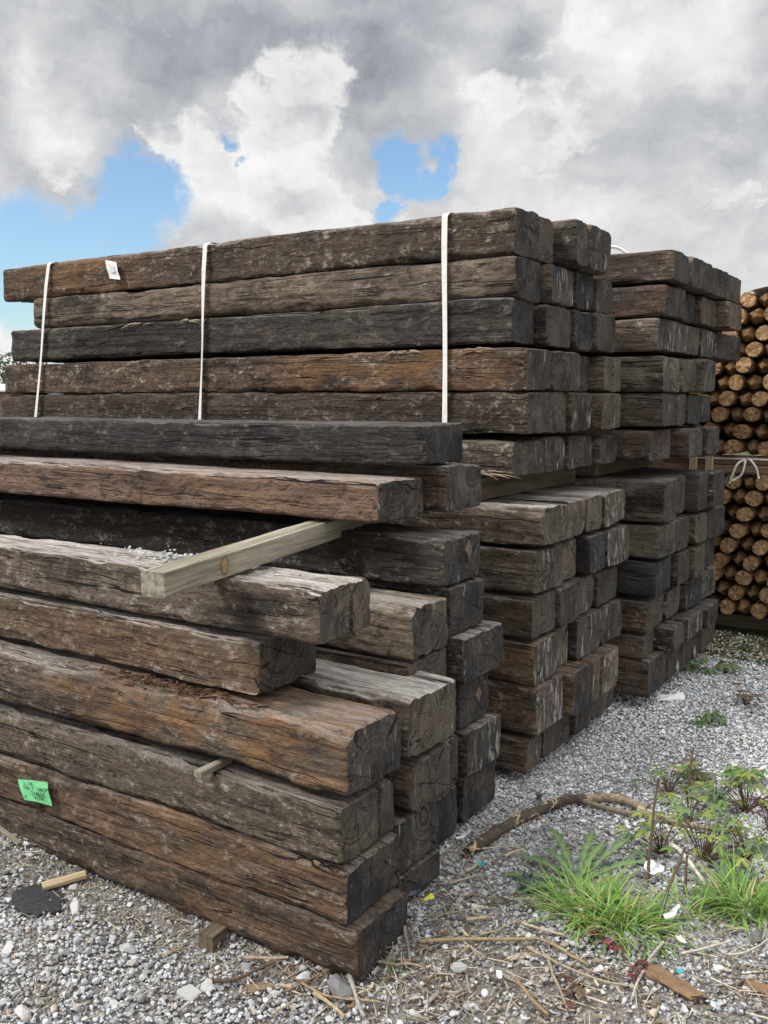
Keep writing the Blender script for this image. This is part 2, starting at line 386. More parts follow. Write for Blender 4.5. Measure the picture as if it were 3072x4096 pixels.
def ground_mat():
    m, k, b = new_mat('gravel_and_soil')
    g = k.n('ShaderNodeNewGeometry').outputs['Position']
    v = k.n('ShaderNodeTexVoronoi', {'Vector': g, 'Scale': 85.}, feature='F1')
    v2 = k.n('ShaderNodeTexVoronoi', {'Vector': g, 'Scale': 85.}, feature='DISTANCE_TO_EDGE')
    vs = k.n('ShaderNodeSeparateColor', {0: v.outputs['Color']})
    st = k.ramp(vs.outputs[0], [(0., (.24, .24, .24)), (.45, (.46, .46, .46)), (.8, (.62, .62, .615)), (1., (.75, .75, .74))])
    st = k.mix(k.rmap(v2.outputs[0], 0., .10, .85, 0), st, (.085, .078, .068))
    soil = k.mix(k.rmap(k.noise(g, 30, 5, .7), .35, .65), (.085, .072, .058), (.22, .185, .145))
    sx = k.n('ShaderNodeSeparateXYZ', {0: g})
    near = k.rmap(sx.outputs[1], 1.9, 2.6, .8, .1)
    far = k.rmap(sx.outputs[1], 4.55, 4.85)
    fac = k.math('MAXIMUM', k.math('MULTIPLY', near, .85), k.math('MULTIPLY', far, .9))
    base = k.mix(fac, st, soil)
    green = k.mix(k.rmap(k.noise(g, 14, 5, .7), .35, .65), (.035, .048, .016), (.115, .12, .045))
    base = k.mix(k.math('MULTIPLY', far, k.rmap(k.noise(g, 5, 3), .3, .5)), base, green)
    h = k.math('ADD', k.math('MULTIPLY', k.rmap(v2.outputs[0], 0, .3), .8), k.noise(g, 120, 4, .7))
    setb(k, b, Base_Color=base, Roughness=.9, Specular_IOR_Level=.2, Normal=bump(k, h, .008, .8))
    return m

M_SIDE = timber_side(); M_END = timber_end()
M_PINE = pale_timber('grey_pine_batten', (.17, .15, .112), (.34, .31, .24))
M_BEAR = pale_timber('old_pine_bearer', (.085, .066, .045), (.15, .118, .08), mc=(.06, .045, .03))
M_OFFC = pale_timber('fresh_pine_offcut', (.33, .25, .15), (.5, .40, .26))
M_POST = post_side(); M_PEND = post_end()
M_GROUND = ground_mat()
M_STONE = col_mat('gravel_stone', .85, .25, 240, .22, .0015)
M_DEBRIS = col_mat('wood_debris', .85, .2, 130, .3, .001)
M_BARK = col_mat('branch_bark', .85, .2, 90, .45, .004)
def branch_mat():
    m, k, b = new_mat('cracked_branch_bark')
    p = k.n('ShaderNodeTexCoord').outputs['Object']
    c = k.attr('Col', 'GEOMETRY', 'Color')
    n = k.noise(p, 60, 5, .7)
    w = k.vmath('ADD', p, k.vmath('MULTIPLY', k.noise(p, 25, 3, out=1), (.03, .03, .03)))
    v = k.n('ShaderNodeTexVoronoi', {'Vector': k.vmath('MULTIPLY', w, (1, .45, 1)), 'Scale': 34.}, feature='DISTANCE_TO_EDGE').outputs[0]
    base = k.mix(1., c, k.ramp(n, [(.3, (.5, .5, .5)), (.7, (1.5, 1.5, 1.5))]), 'MULTIPLY')
    cr = k.math('MULTIPLY', k.rmap(v, .035, .075, 1, 0), k.rmap(k.noise(p, 9, 3), .47, .56))
    base = k.mix(cr, base, (.50, .38, .235))
    setb(k, b, Base_Color=base, Roughness=.85, Specular_IOR_Level=.2, Normal=bump(k, k.math('ADD', n, k.math('MULTIPLY', cr, .6)), .006, .9))
    return m
M_BRANCH = branch_mat()
M_LEAF = col_mat('leaf_green', .5, .35, 60, .18, .0006, .3)
M_STRAP = plain('white_polyester_strap', (.72, .71, .68), .45, .4, 90, .06)
M_PAPER = plain('paper_white', (.78, .77, .74), .7, .2, 25, .06)
M_GREEN = plain('paper_green', (.17, .55, .25), .65, .25, 30, .08)
M_INK = plain('black_marker', (.02, .022, .025), .6, .2)
M_STEEL = plain('rusty_steel', (.20, .15, .12), .55, .4, 60, .4, .6)
M_ZINC = plain('dull_zinc', (.40, .38, .34), .5, .4, 60, .25, .5)
M_RUBBER = plain('black_rubber', (.035, .036, .038), .75, .3, 160, .5, 0., .004)
M_TEAL = plain('teal_plastic', (.0, .33, .40), .35, .5)
M_WPLAS = plain('white_plastic', (.75, .77, .78), .3, .5)
M_YPLAS = plain('yellow_green_plastic', (.62, .66, .05), .4, .5)
M_BPLAS = plain('black_plastic', (.03, .034, .045), .4, .5)

# ------------------------------------------------------------------ sleepers
def lump(L, w, h, seed, dx, dp, rad, amp, caps=(True, True), y_off=0.):
    """one timber baulk along X, origin at the middle of its underside: verts, quads, quad materials, tris, tri materials"""
    rs = np.random.default_rng(seed)
    n = max(6, int(L / dx))
    xs = np.linspace(-L / 2 + .02, L / 2 - .02, n)
    xs = np.concatenate([[-L / 2, -L / 2 + .003, -L / 2 + .010], xs, [L / 2 - .010, L / 2 - .003, L / 2]])
    nx = len(xs)
    so = rs.uniform(-50, 50, 3)
    nc = 4
    nw = max(3, int(w / dp)); nh = max(3, int(h / dp))
    P = []; Nn = []
    Rk = []
    for c in range(4):
        r = rad[c] * (1 + .55 * vnoise(np.stack([xs * 2.2 + so[0] + 11 * c, xs * 0 + c, xs * 0], -1), seed)) + .004 * vnoise(np.stack([xs * 14 + so[1], xs * 0 + c * 3.3, xs * 0], -1), seed + 3)
        Rk.append(np.clip(r, .003, min(w, h) * .46))
    cen = [(-1, 0), (1, 0), (1, 1), (-1, 1)]
    a0 = [PI, 1.5 * PI, 0, .5 * PI]
    arcs = []
    for c in range(4):
        r = Rk[c]
        cy = cen[c][0] * (w / 2 - r); cz = r if cen[c][1] == 0 else h - r
        aa = a0[c] + np.linspace(0, PI / 2, nc + 1)
        arcs.append((cy[:, None] + r[:, None] * np.cos(aa), cz[:, None] + r[:, None] * np.sin(aa), np.tile(np.cos(aa), (nx, 1)), np.tile(np.sin(aa), (nx, 1))))
    Y = []; Z = []; NY = []; NZ = []
    en = [nw, nh, nw, nh]; ed = [(0, -1), (1, 0), (0, 1), (-1, 0)]
    for c in range(4):
        A = arcs[c]; B = arcs[(c + 1) % 4]
        Y.append(A[0]); Z.append(A[1]); NY.append(A[2]); NZ.append(A[3])
        t = np.linspace(0, 1, en[c] + 1)[1:-1]
        Y.append(A[0][:, -1:] * (1 - t) + B[0][:, :1] * t); Z.append(A[1][:, -1:] * (1 - t) + B[1][:, :1] * t)
        NY.append(np.full((nx, len(t)), ed[c][0], float)); NZ.append(np.full((nx, len(t)), ed[c][1], float))
    Y = np.concatenate(Y, 1); Z = np.concatenate(Z, 1); NY = np.concatenate(NY, 1); NZ = np.concatenate(NZ, 1)
    npz = Y.shape[1]
    X = np.tile(xs[:, None], (1, npz))
    q = np.stack([X, Y, Z], -1) + so
    d = .0058 * fbm(q * np.array([1.5, 6, 6]), 2, seed + 1)
    d += amp * fbm(q * np.array([8, 24, 24]), 3, seed + 2)
    ch = fbm(q * np.array([5., 34, 34]), 2, seed + 5)
    d -= amp * 2.2 * np.clip(ch - .22, 0, 1)
    gr = vnoise(q * np.array([1.1, 95, 95]), seed + 6)
    d += amp * .28 * gr
    # torn corners
    corner = np.abs(NY * NZ) * 2
    d -= corner * amp * 2.2 * np.clip(fbm(q * np.array([16, 26, 26]), 3, seed + 8) + .1, 0, 1) * 1.7
    d -= amp * .4
    # ends: worn rim
    te = np.minimum(xs + L / 2, L / 2 - xs)[:, None]
    d -= .0045 * np.exp(-te / .006) * (1 + .8 * fbm(q * 30, 2, seed + 9))
    bow = .004 * vnoise(np.stack([xs * .9 + so[2], xs * 0, xs * 0], -1), seed + 4)
    Y = Y + NY * d + bow[:, None] + y_off; Z = Z + NZ * d
    # slightly skewed, uneven saw cut
    sk = rs.uniform(-.05, .05); sk2 = rs.uniform(-.03, .03)
    wt = sst(L / 2 - .3, L / 2, np.abs(X)) * np.sign(X)
    X = X + wt * (sk * (Y - y_off) + sk2 * (Z - h / 2))
    V = [np.stack([X, Y, Z], -1).reshape(-1, 3)]
    i = np.arange(nx - 1)[:, None] * npz; j = np.arange(npz)[None, :]; j2 = (j + 1) % npz
    Q = [np.stack([i + j, i + j2, i + npz + j2, i + npz + j], -1).reshape(-1, 4)]
    QM = [np.zeros(len(Q[0]), int)]
    T = []; base = nx * npz
    for e in range(2):
        if not caps[e]: continue
        row = 0 if e == 0 else nx - 1
        rim = np.stack([X[row], Y[row], Z[row]], -1)
        cc = rim.mean(0)
        ss = np.array([1., .985, .94, .86, .76, .65, .53, .41, .29, .17, .08]) if dp < .03 else np.array([1., .96, .75, .45, .15])
        rr = cc + (rim[None] - cc) * ss[:, None, None]
        qq = rr + so
        bul = .0025 * fbm(qq * np.array([3, 26, 26]), 3, seed + 20 + e) - .004 * np.clip(fbm(qq * np.array([3, 60, 12]), 2, seed + 22 + e) - .25, 0, 1)
        bul = bul * (1 - ss[:, None]) ** .3 + .001 * (1 - ss[:, None])
        rr[..., 0] += bul * (1 if e else -1)
        V.append(rr.reshape(-1, 3)); m = len(ss)
        i = np.arange(m - 1)[:, None] * npz + base
        qd = np.stack([i + j, i + j2, i + npz + j2, i + npz + j], -1).reshape(-1, 4)
        if e == 0: qd = qd[:, ::-1]
        Q.append(qd); QM.append(np.ones(len(qd), int))
        V.append(cc[None] + np.array([[.001 * (1 if e else -1), 0, 0]])); ci = base + m * npz
        lr = base + (m - 1) * npz
        tt = [(lr + a, lr + (a + 1) % npz, ci) for a in range(npz)]
        if e == 0: tt = [t[::-1] for t in tt]
        T += tt; base = ci + 1
    return np.concatenate(V), np.concatenate(Q), np.concatenate(QM), np.array(T)

SLEEPER_ID = [0]
def sleeper(name, x1, y0, w, z0, z1, label, group, L=2.6, tint=(.13, .09, .065), bleach=.3, flake=.6, rust=0., rust_at=0., moss=0., end=.25, streak=.25,
            rad=(.012, .012, .014, .014), dx=.016, dp=.014, amp=.003, split=None, gap=.004, shake=None):
    SLEEPER_ID[0] += 1
    sd = SLEEPER_ID[0] * 31 + 5
    h = z1 - z0; w = w - .009
    if split:
        a = w * split
        A = lump(L, a - gap / 2, h, sd, dx, dp, (rad[0], .006, .007, rad[3]), amp, y_off=-w / 2 + a / 2 - gap / 4)
        B = lump(L - .006, w - a - gap / 2, h - .004, sd + 500, dx, dp, (.006, rad[1], rad[2], .007), amp, y_off=a / 2 + gap / 4)
        k = len(A[0])
        V = np.concatenate([A[0], B[0]]); Q = np.concatenate([A[1], B[1] + k]); QM = np.concatenate([A[2], B[2]]); T = np.concatenate([A[3], B[3] + k])
    else:
        V, Q, QM, T = lump(L, w, h, sd, dx, dp, rad, amp)
    me = mesh_from(name, V, Q, T, (M_SIDE, M_END), QM, np.ones(len(T), int))
    o = link(name, me, (x1 - L / 2, y0 + .003 + w / 2, z0))
    o.color = tuple(tint) + (bleach,)
    for kk, v in (('flake', flake), ('rust', rust), ('rust_at', rust_at), ('moss', moss), ('end_tone', end), ('streak', streak), ('tar', .35 + .6 * random.Random(sd).random()), ('shake', shake if shake is not None else random.Random(sd + 1).uniform(.0, .75))): o[kk] = float(v)
    return tag(o, label, 'railway sleeper', group)

DK = (.050, .040, .035); BR = (.122, .080, .053); GB = (.140, .106, .078); OR = (.19, .105, .052); OL = (.135, .12, .085); RD = (.10, .062, .048); BL = (.05, .054, .057); MB_ = (.09, .064, .047)
COLN = {DK: 'black brown', BR: 'brown', GB: 'grey brown', OR: 'rusty brown', OL: 'olive brown', RD: 'reddish brown', BL: 'blue black', MB_: 'dark brown'}

G1 = 'sleepers in the loose stack with the pine batten'
# --- the loose stack in front: its outer tier, bottom to top
F = dict(dx=.010, dp=.008, amp=.0056)
sl = sleeper
sl('railway_sleeper', -1.128, 1.612, .245, -.028, .114, 'split brown sleeper at the foot of the loose stack, resting on a wood block', G1, tint=MB_, rad=(.035, .02, .02, .02), bleach=.1, flake=.75, end=.0, rust=.35, rust_at=.9, streak=.2, **F)
sl('railway_sleeper', -1.157, 1.61, .252, .112, .250, 'orange stained sleeper carrying the green paper note', G1, tint=BR, bleach=.3, flake=.7, rust=.5, rust_at=.85, end=.0, streak=.1, rad=(.012, .015, .02, .022), **F)
sl('railway_sleeper', -1.170, 1.61, .250, .253, .390, 'grey brown sleeper with a split end, under the thick orange topped one', G1, tint=GB, bleach=.4, flake=1., end=.35, streak=.12, rad=(.012, .012, .012, .016), moss=.25, split=.69, gap=.006, **F)
sl('railway_sleeper', -1.150, 1.61, .232, .414, .572, 'thick sleeper with bright orange wood on its round-edged top', G1, tint=GB, bleach=.42, flake=.75, rust=.85, rust_at=.9, end=.12, streak=.35, rad=(.02, .012, .02, .052), **F)
sl('railway_sleeper', -1.448, 1.66, .25, .586, .726, 'short set brown sleeper whose end shows a star of cracks', G1, tint=BR, bleach=.75, flake=.8, end=.35, streak=.1, moss=.35, rust=.3, rust_at=1., shake=1., rad=(.01, .014, .012, .012), **F)
sl('railway_sleeper', -1.264, 1.668, .226, .738, .872, 'bleached sleeper with a long split, carrying the pine batten and rubble', G1, tint=GB, bleach=1., flake=.85, end=.55, streak=.15, rad=(.012, .02, .018, .014), split=.62, gap=.007, **F)
# second tier
sl('railway_sleeper', -1.175, 1.87, .215, -.005, .108, 'dark sleeper on the gravel, second from the note side of the loose stack', G1, tint=DK, end=.1, rad=(.02, .03, .01, .01))
sl('railway_sleeper', -1.178, 1.868, .218, .110, .250, 'dark sleeper beside the orange stained one with the note', G1, tint=DK, end=.08, streak=.3, rad=(.01, .01, .02, .02))
sl('railway_sleeper', -1.166, 1.905, .222, .254, .392, 'brown sleeper with a notched end beside the split grey brown one', G1, tint=BR, end=.4, streak=.15, bleach=.25, rad=(.035, .012, .012, .05), flake=.5, **F)
sl('railway_sleeper', -1.148, 1.868, .25, .416, .578, 'pale topped sleeper bleached white at its end, beside the thick orange one', G1, tint=GB, bleach=1., rust=.75, rust_at=.45, end=.55, streak=.5, rad=(.012, .012, .01, .02), **F)
# third tier
sl('railway_sleeper', -1.252, 2.10, .235, .03, .18, 'dark sleeper in the bottom row, third tier of the loose stack', G1, tint=DK, end=.1)
sl('railway_sleeper', -1.245, 2.10, .225, .187, .335, 'dark sleeper in the second row up, third tier of the loose stack', G1, tint=DK, end=.15, streak=.3)
sl('railway_sleeper', -1.25, 2.09, .235, .34, .49, 'brown sleeper just behind the pale topped one', G1, tint=BR, end=.3)
sl('railway_sleeper', -1.258, 2.045, .222, .492, .608, 'brown ended sleeper squeezed under the round shouldered grey one', G1, tint=BR, end=.75, streak=.1)
sl('railway_sleeper', -1.25, 2.045, .218, .612, .757, 'grey sleeper with a rounded shoulder, its end split into wedges', G1, tint=GB, bleach=.55, end=.45, streak=.2, rad=(.012, .01, .012, .05), moss=.15, **F)
# fourth tier
sl('railway_sleeper', -1.25, 2.345, .232, .04, .187, 'black sleeper lowest in the tier facing the strapped stack', G1, tint=DK, end=.08, streak=.2)
sl('railway_sleeper', -1.23, 2.335, .222, .192, .335, 'black ended sleeper with white flecks and a split, second up in the inner tier', G1, tint=DK, bleach=.6, end=.2, streak=.75)
bolt_a = sl('railway_sleeper', -1.25, 2.315, .2, .340, .488, 'black ended sleeper with a nail plate, third up in the inner tier', G1, tint=DK, end=.08, streak=.15)
sl('railway_sleeper', -1.215, 2.27, .27, .492, .632, 'grey ended sleeper that sticks out past those above it', G1, tint=DK, bleach=.7, end=.22, streak=.35)
sl('railway_sleeper', -1.25, 2.265, .21, .634, .775, 'blue black ended sleeper below the one with the high nail plate', G1, tint=DK, end=.1, streak=.15)
bolt_b = sl('railway_sleeper', -1.25, 2.215, .24, .778, .920, 'rough sleeper with a diamond nail plate under the pine batten, tinted black for shade', G1, tint=(.026, .021, .018), bleach=.15, flake=.45, end=.08, streak=.35, **F)  # near-black tint paints in the shade of the gap under the upper sleepers
# the three left on the batten
sl('railway_sleeper', -1.395, 2.105, .262, .960, 1.083, 'smooth reddish brown sleeper lying on the pine batten', G1, tint=(.175, .115, .083), bleach=.55, flake=.12, end=.22, streak=.2, rad=(.012, .012, .014, .016), rust=.3, rust_at=.75, dx=.011, dp=.009, amp=.0026)
sl('railway_sleeper', -1.325, 2.37, .225, .972, 1.108, 'shorter showing sleeper behind the smooth reddish one', G1, tint=BR, bleach=.6, end=.2, streak=.3)
sl('railway_sleeper', -1.345, 2.268, .252, 1.113, 1.231, 'black tarry sleeper topmost on the loose stack', G1, tint=(.040, .037, .037), bleach=.22, flake=.3, end=.06, streak=.12, moss=.0, rad=(.01, .01, .012, .014), dx=.011, dp=.009, amp=.003)

TAB = [
    ('2u1', 1.758, 1.912, [(-1.303, 2.75, 0.193), (-1.303, 2.943, 0.131), (-1.223, 3.074, 0.132), (-1.223, 3.207, 0.211)]),
    ('2u2', 1.624, 1.758, [(-1.301, 2.75, 0.235), (-1.278, 2.985, 0.213), (-1.278, 3.198, 0.187), (-1.263, 3.385, 0.213)]),
    ('2u3', 1.482, 1.626, [(-1.31, 2.75, 0.199), (-1.277, 2.949, 0.246), (-1.277, 3.195, 0.174), (-1.257, 3.369, 0.232)]),
    ('2u4', 1.331, 1.47, [(-1.258, 2.75, 0.234), (-1.258, 2.984, 0.268), (-1.258, 3.252, 0.148), (-1.229, 3.4, 0.184)]),
    ('2u5', 1.187, 1.321, [(-1.25, 2.75, 0.202), (-1.25, 2.952, 0.186), (-1.248, 3.137, 0.218), (-1.218, 3.355, 0.216)]),
    ('2u6', 1.048, 1.171, [(-1.29, 2.75, 0.244), (-1.29, 2.994, 0.204), (-1.283, 3.197, 0.24), (-1.256, 3.437, 0.206)]),
    ('2l1', 0.828, 0.961, [(-1.184, 2.75, 0.196), (-1.184, 2.946, 0.2), (-1.184, 3.146, 0.165), (-1.162, 3.311, 0.276)]),
    ('2l2', 0.67, 0.818, [(-1.205, 2.75, 0.234), (-1.205, 2.984, 0.173), (-1.186, 3.156, 0.204), (-1.186, 3.361, 0.239)]),
    ('2l3', 0.519, 0.661, [(-1.216, 2.75, 0.194), (-1.204, 2.944, 0.213), (-1.204, 3.157, 0.177), (-1.195, 3.334, 0.25)]),
    ('2l4', 0.36, 0.511, [(-1.211, 2.75, 0.222), (-1.211, 2.972, 0.15), (-1.211, 3.122, 0.262), (-1.211, 3.384, 0.244)]),
    ('2l5', 0.196, 0.363, [(-1.196, 2.75, 0.238), (-1.168, 2.988, 0.196), (-1.168, 3.183, 0.101), (-1.168, 3.284, 0.176)]),
    ('2l6', 0.06, 0.183, [(-1.227, 2.75, 0.138), (-1.227, 2.888, 0.274), (-1.227, 3.162, 0.19), (-1.227, 3.351, 0.288)]),
    ('3u1', 1.761, 1.885, [(-1.075, 3.7, 0.238), (-1.073, 3.938, 0.32), (-1.073, 4.258, 0.279), (-1.073, 4.536, 0.297)]),
    ('3u2', 1.63, 1.753, [(-1.1, 3.7, 0.273), (-1.1, 3.973, 0.236), (-1.1, 4.209, 0.31), (-1.053, 4.518, 0.25)]),
    ('3u3', 1.494, 1.623, [(-1.12, 3.7, 0.283), (-1.12, 3.983, 0.331), (-1.12, 4.313, 0.259), (-1.108, 4.572, 0.454)]),
    ('3u4', 1.333, 1.474, [(-1.103, 3.7, 0.247), (-1.09, 3.947, 0.2), (-1.057, 4.147, 0.217)]),
    ('3u5', 1.195, 1.33, [(-1.103, 3.7, 0.221), (-1.103, 3.921, 0.154), (-1.103, 4.075, 0.207), (-1.103, 4.282, 0.202)]),
    ('3u6', 1.056, 1.184, [(-1.136, 3.7, 0.255), (-1.071, 3.988, 0.236), (-1.055, 4.224, 0.254)]),
    ('3l1', 0.811, 0.982, [(-1.08, 3.7, 0.198), (-1.079, 3.898, 0.237), (-1.058, 4.135, 0.19), (-1.037, 4.325, 0.215)]),
    ('3l2', 0.659, 0.799, [(-1.091, 3.7, 0.236), (-1.091, 3.936, 0.225), (-1.065, 4.161, 0.213), (-1.065, 4.374, 0.292)]),
    ('3l3', 0.507, 0.651, [(-1.108, 3.7, 0.255), (-1.079, 3.955, 0.222), (-1.079, 4.177, 0.197), (-1.079, 4.374, 0.271)]),
    ('3l4', 0.349, 0.485, [(-1.137, 3.7, 0.266), (-1.134, 3.966, 0.242), (-1.112, 4.207, 0.252), (-1.111, 4.459, 0.275)]),
    ('3l5', 0.238, 0.343, [(-1.15, 3.7, 0.186), (-1.083, 3.886, 0.216), (-1.058, 4.102, 0.281), (-1.058, 4.383, 0.251)]),
    ('3l6', 0.083, 0.237, [(-1.119, 3.7, 0.264), (-1.118, 3.964, 0.27), (-1.118, 4.234, 0.286), (-1.118, 4.52, 0.316)]),
]
STY = {  # colour, keyword look per row
    '2u1': (MB_, dict(bleach=.5, flake=.95, rust=.6, rust_at=-.8, moss=.12, end=.3, streak=.3, rad=(.02, .015, .02, .02))),
    '2u2': (GB, dict(bleach=.2, flake=.55, end=.15, streak=.25, rad=(.055, .02, .015, .022))),
    '2u3': (DK, dict(bleach=.6, flake=.3, end=.06, streak=.12)),
    '2u4': (BR, dict(bleach=.4, flake=1., rust=.8, rust_at=.75, end=.25, streak=.3)),
    '2u5': (MB_, dict(bleach=.2, flake=.6, end=.35, streak=.2)),
    '2u6': (GB, dict(bleach=.3, flake=.9, end=.35, streak=.3, rad=(.02, .015, .02, .02))),
    '2l1': (GB, dict(bleach=.85, flake=1., end=.3, streak=.25, rad=(.012, .012, .02, .022))),
    '2l2': (GB, dict(bleach=.4, flake=.8, end=.3, streak=.5)),
    '2l3': (BR, dict(bleach=.4, flake=.5, end=.2, streak=.2)),
    '2l4': (BR, dict(bleach=.4, flake=.7, rust=.3, rust_at=1.0, end=.2, streak=.6)),
    '2l5': (BR, dict(bleach=.4, flake=.7, end=.3, streak=.6)),
    '2l6': ((.135, .092, .066), dict(bleach=.3, flake=.2, end=.15, streak=.2)),
    '3u1': (MB_, dict(bleach=.5, flake=.5, end=.25, streak=.15)),
    '3u2': (RD, dict(bleach=.2, flake=.4, end=.3, streak=.1, moss=.1)),
    '3u3': (GB, dict(bleach=.5, flake=1., end=.3, streak=.5)),
    '3u4': (OL, dict(bleach=.4, flake=.4, end=.55, streak=.15)),
    '3u5': (MB_, dict(bleach=.3, flake=.3, end=.25, streak=.2)),
    '3u6': (MB_, dict(bleach=.3, flake=.4, end=.45, streak=.3)),
    '3l1': (GB, dict(bleach=.4, flake=.7, end=.15, streak=.15, rad=(.012, .012, .02, .03))),
    '3l2': (OL, dict(bleach=.4, flake=.4, end=.2, streak=.25, moss=.3)),
    '3l3': (BL, dict(bleach=.1, flake=.1, end=.02, streak=.1)),
    '3l4': (BR, dict(bleach=.5, flake=.4, end=.3, streak=.3)),
    '3l5': (BR, dict(bleach=.3, flake=.3, end=.4, streak=.3)),
    '3l6': (MB_, dict(bleach=.3, flake=.4, end=.2, streak=.1)),
}
OVR = {('2u1', 0): dict(end=.2), ('2u1', 2): dict(end=.45), ('2u2', 0): dict(end=.02, streak=.1), ('2u2', 1): dict(streak=.9, end=.4), ('2u4', 0): dict(end=.1), ('2u5', 2): dict(streak=.7), ('2u5', 3): dict(end=.75, moss=.35), ('2u6', 1): dict(streak=.75, end=.1),
       ('2l1', 2): dict(end=.8, streak=.1), ('2l1', 3): dict(streak=.75), ('2l2', 0): dict(streak=.75, end=.4), ('2l2', 2): dict(end=.05), ('2l3', 2): dict(end=.75), ('2l3', 1): dict(end=.08), ('2l4', 0): dict(streak=.75), ('2l5', 0): dict(streak=1., end=.6), ('2l5', 1): dict(end=.08, streak=.1, rust=.6, rust_at=1.2), ('2l4', 2): dict(streak=.55, end=.45),
       ('3u2', 1): dict(end=.0, streak=.0), ('3u3', 0): dict(streak=.9), ('3u3', 2): dict(streak=.8, end=.6), ('3u3', 3): dict(end=.1, streak=.4), ('3u4', 0): dict(end=.85), ('3u6', 2): dict(streak=.7), ('3l4', 1): dict(end=.9), ('3l4', 3): dict(streak=.8, end=.5), ('3l5', 2): dict(streak=.7, end=.5), ('3l2', 0): dict(moss=.6)}
ROWN = ['top row', 'second row down', 'third row down', 'fourth row down', 'fifth row down', 'bottom row']
COLW = {'2': ['at the long face', 'second in', 'third in', 'innermost of four'], '3': ['at the long face', 'second in', 'third in', 'innermost of four']}
PACK = {'2u': 'strapped pack', '2l': 'pack under the strapped one', '3u': 'upper pack beside the round posts', '3l': 'lower pack beside the round posts'}
GRP = {'2': 'sleepers in the middle stack with white straps', '3': 'sleepers in the stack beside the round posts'}
rj = random.Random(3)
PLATE = {}
for nm, z0, z1, cols in TAB:
    if nm == '2u5': z1 = 1.330
    tint, kw = STY[nm]
    yend = 0
    for c, (x1, y0, w) in enumerate(cols):
        k2 = dict(kw); t2 = tint; k2['bleach'] = kw['bleach'] * (.95 if nm == '2l1' else .5)
        if nm[:2] == '2l': k2['end'] = kw['end'] + .34; k2['streak'] = kw['streak'] + .15
        if c:
            t2 = rj.choice([MB_, BR, GB, DK]); k2['flake'] = rj.uniform(.15, 1.); k2['rust'] = 0.; k2['streak'] = k2.get('streak', .3) * rj.uniform(.4, 1.5); k2['end'] = min(1, max(0, k2['end'] + rj.choice((-.3, -.15, .0, .2, .4)))); k2['rad'] = tuple(rj.uniform(.010, .036) for _ in range(4)); x1 = x1 + (rj.uniform(-.03, .0) if rj.random() < .4 else rj.uniform(-.006, .006))
        k2.update(OVR.get((nm, c), {}))
        near = c == 0
        k2.update(dict(dx=.014, dp=.011, amp=.0046) if (near and nm[0] == '2') else dict(dx=.02, dp=.014) if near else dict(dx=.05, dp=.016))
        L = 2.6
        if nm[:2] == '2u' and c == 0: L = x1 - {'2u1': -3.915, '2u2': -3.70, '2u3': -3.87, '2u4': -3.935, '2u5': -3.98, '2u6': -3.92}[nm]
        dz = 0 if c == 0 or nm == '2u5' else rj.uniform(-.004, .003)
        ww = w
        row = int(nm[2]) - 1; fk = rj.uniform(.85, 1.15)
        lab = '%s sleeper, %s, %s, %s' % (COLN.get(t2, 'brown'), ROWN[row], COLW[nm[0]][c], PACK[nm[:2]])
        o = sleeper('railway_sleeper', x1, y0, ww, z0, z1 + dz, lab, GRP[nm[0]], L=L, tint=tuple(v * fk for v in t2), **k2)
        PLATE[(nm, c)] = o
        yend = y0 + w

# steel nail plates driven into a few ends
def plate(o, y, z, sy, sz, mat, x):
    m = MB()
    p = [(0, -sy, 0), (0, 0, -sz), (0, sy, 0), (0, 0, sz)]
    v = [(-.001, a[1], a[2]) for a in p] + [(.004, a[1] * .96, a[2] * .96) for a in p] + [(.0042, 0, 0)]
    m.add(v, [(0, 1, 5, 4), (1, 2, 6, 5), (2, 3, 7, 6), (3, 0, 4, 7)], [(4, 5, 8), (5, 6, 8), (6, 7, 8), (7, 4, 8)])
    for s in (-1, 1): m.tube([(.004, s * sy * .35, s * sz * .2), (.0062, s * sy * .35, s * sz * .2)], .0022, 8)
    pl = link('nail_plate', m.mesh('nail_plate', (mat,), False), (x - o.location.x, y - o.location.y, z - o.location.z), parent=o)
    return pl
for oo, y, z, sy, sz, mt, x in ((bolt_b, 2.362, .872, .020, .030, M_STEEL, -1.2475), (bolt_a, 2.432, .424, .020, .026, M_STEEL, -1.2475), (PLATE[('3l6', 1)], 4.112, .118, .022, .032, M_ZINC, -1.1150), (PLATE[('3l6', 2)], 4.397, .12, .020, .032, M_ZINC, -1.1150)):
    plate(oo, y, z, sy, sz, mt, x)

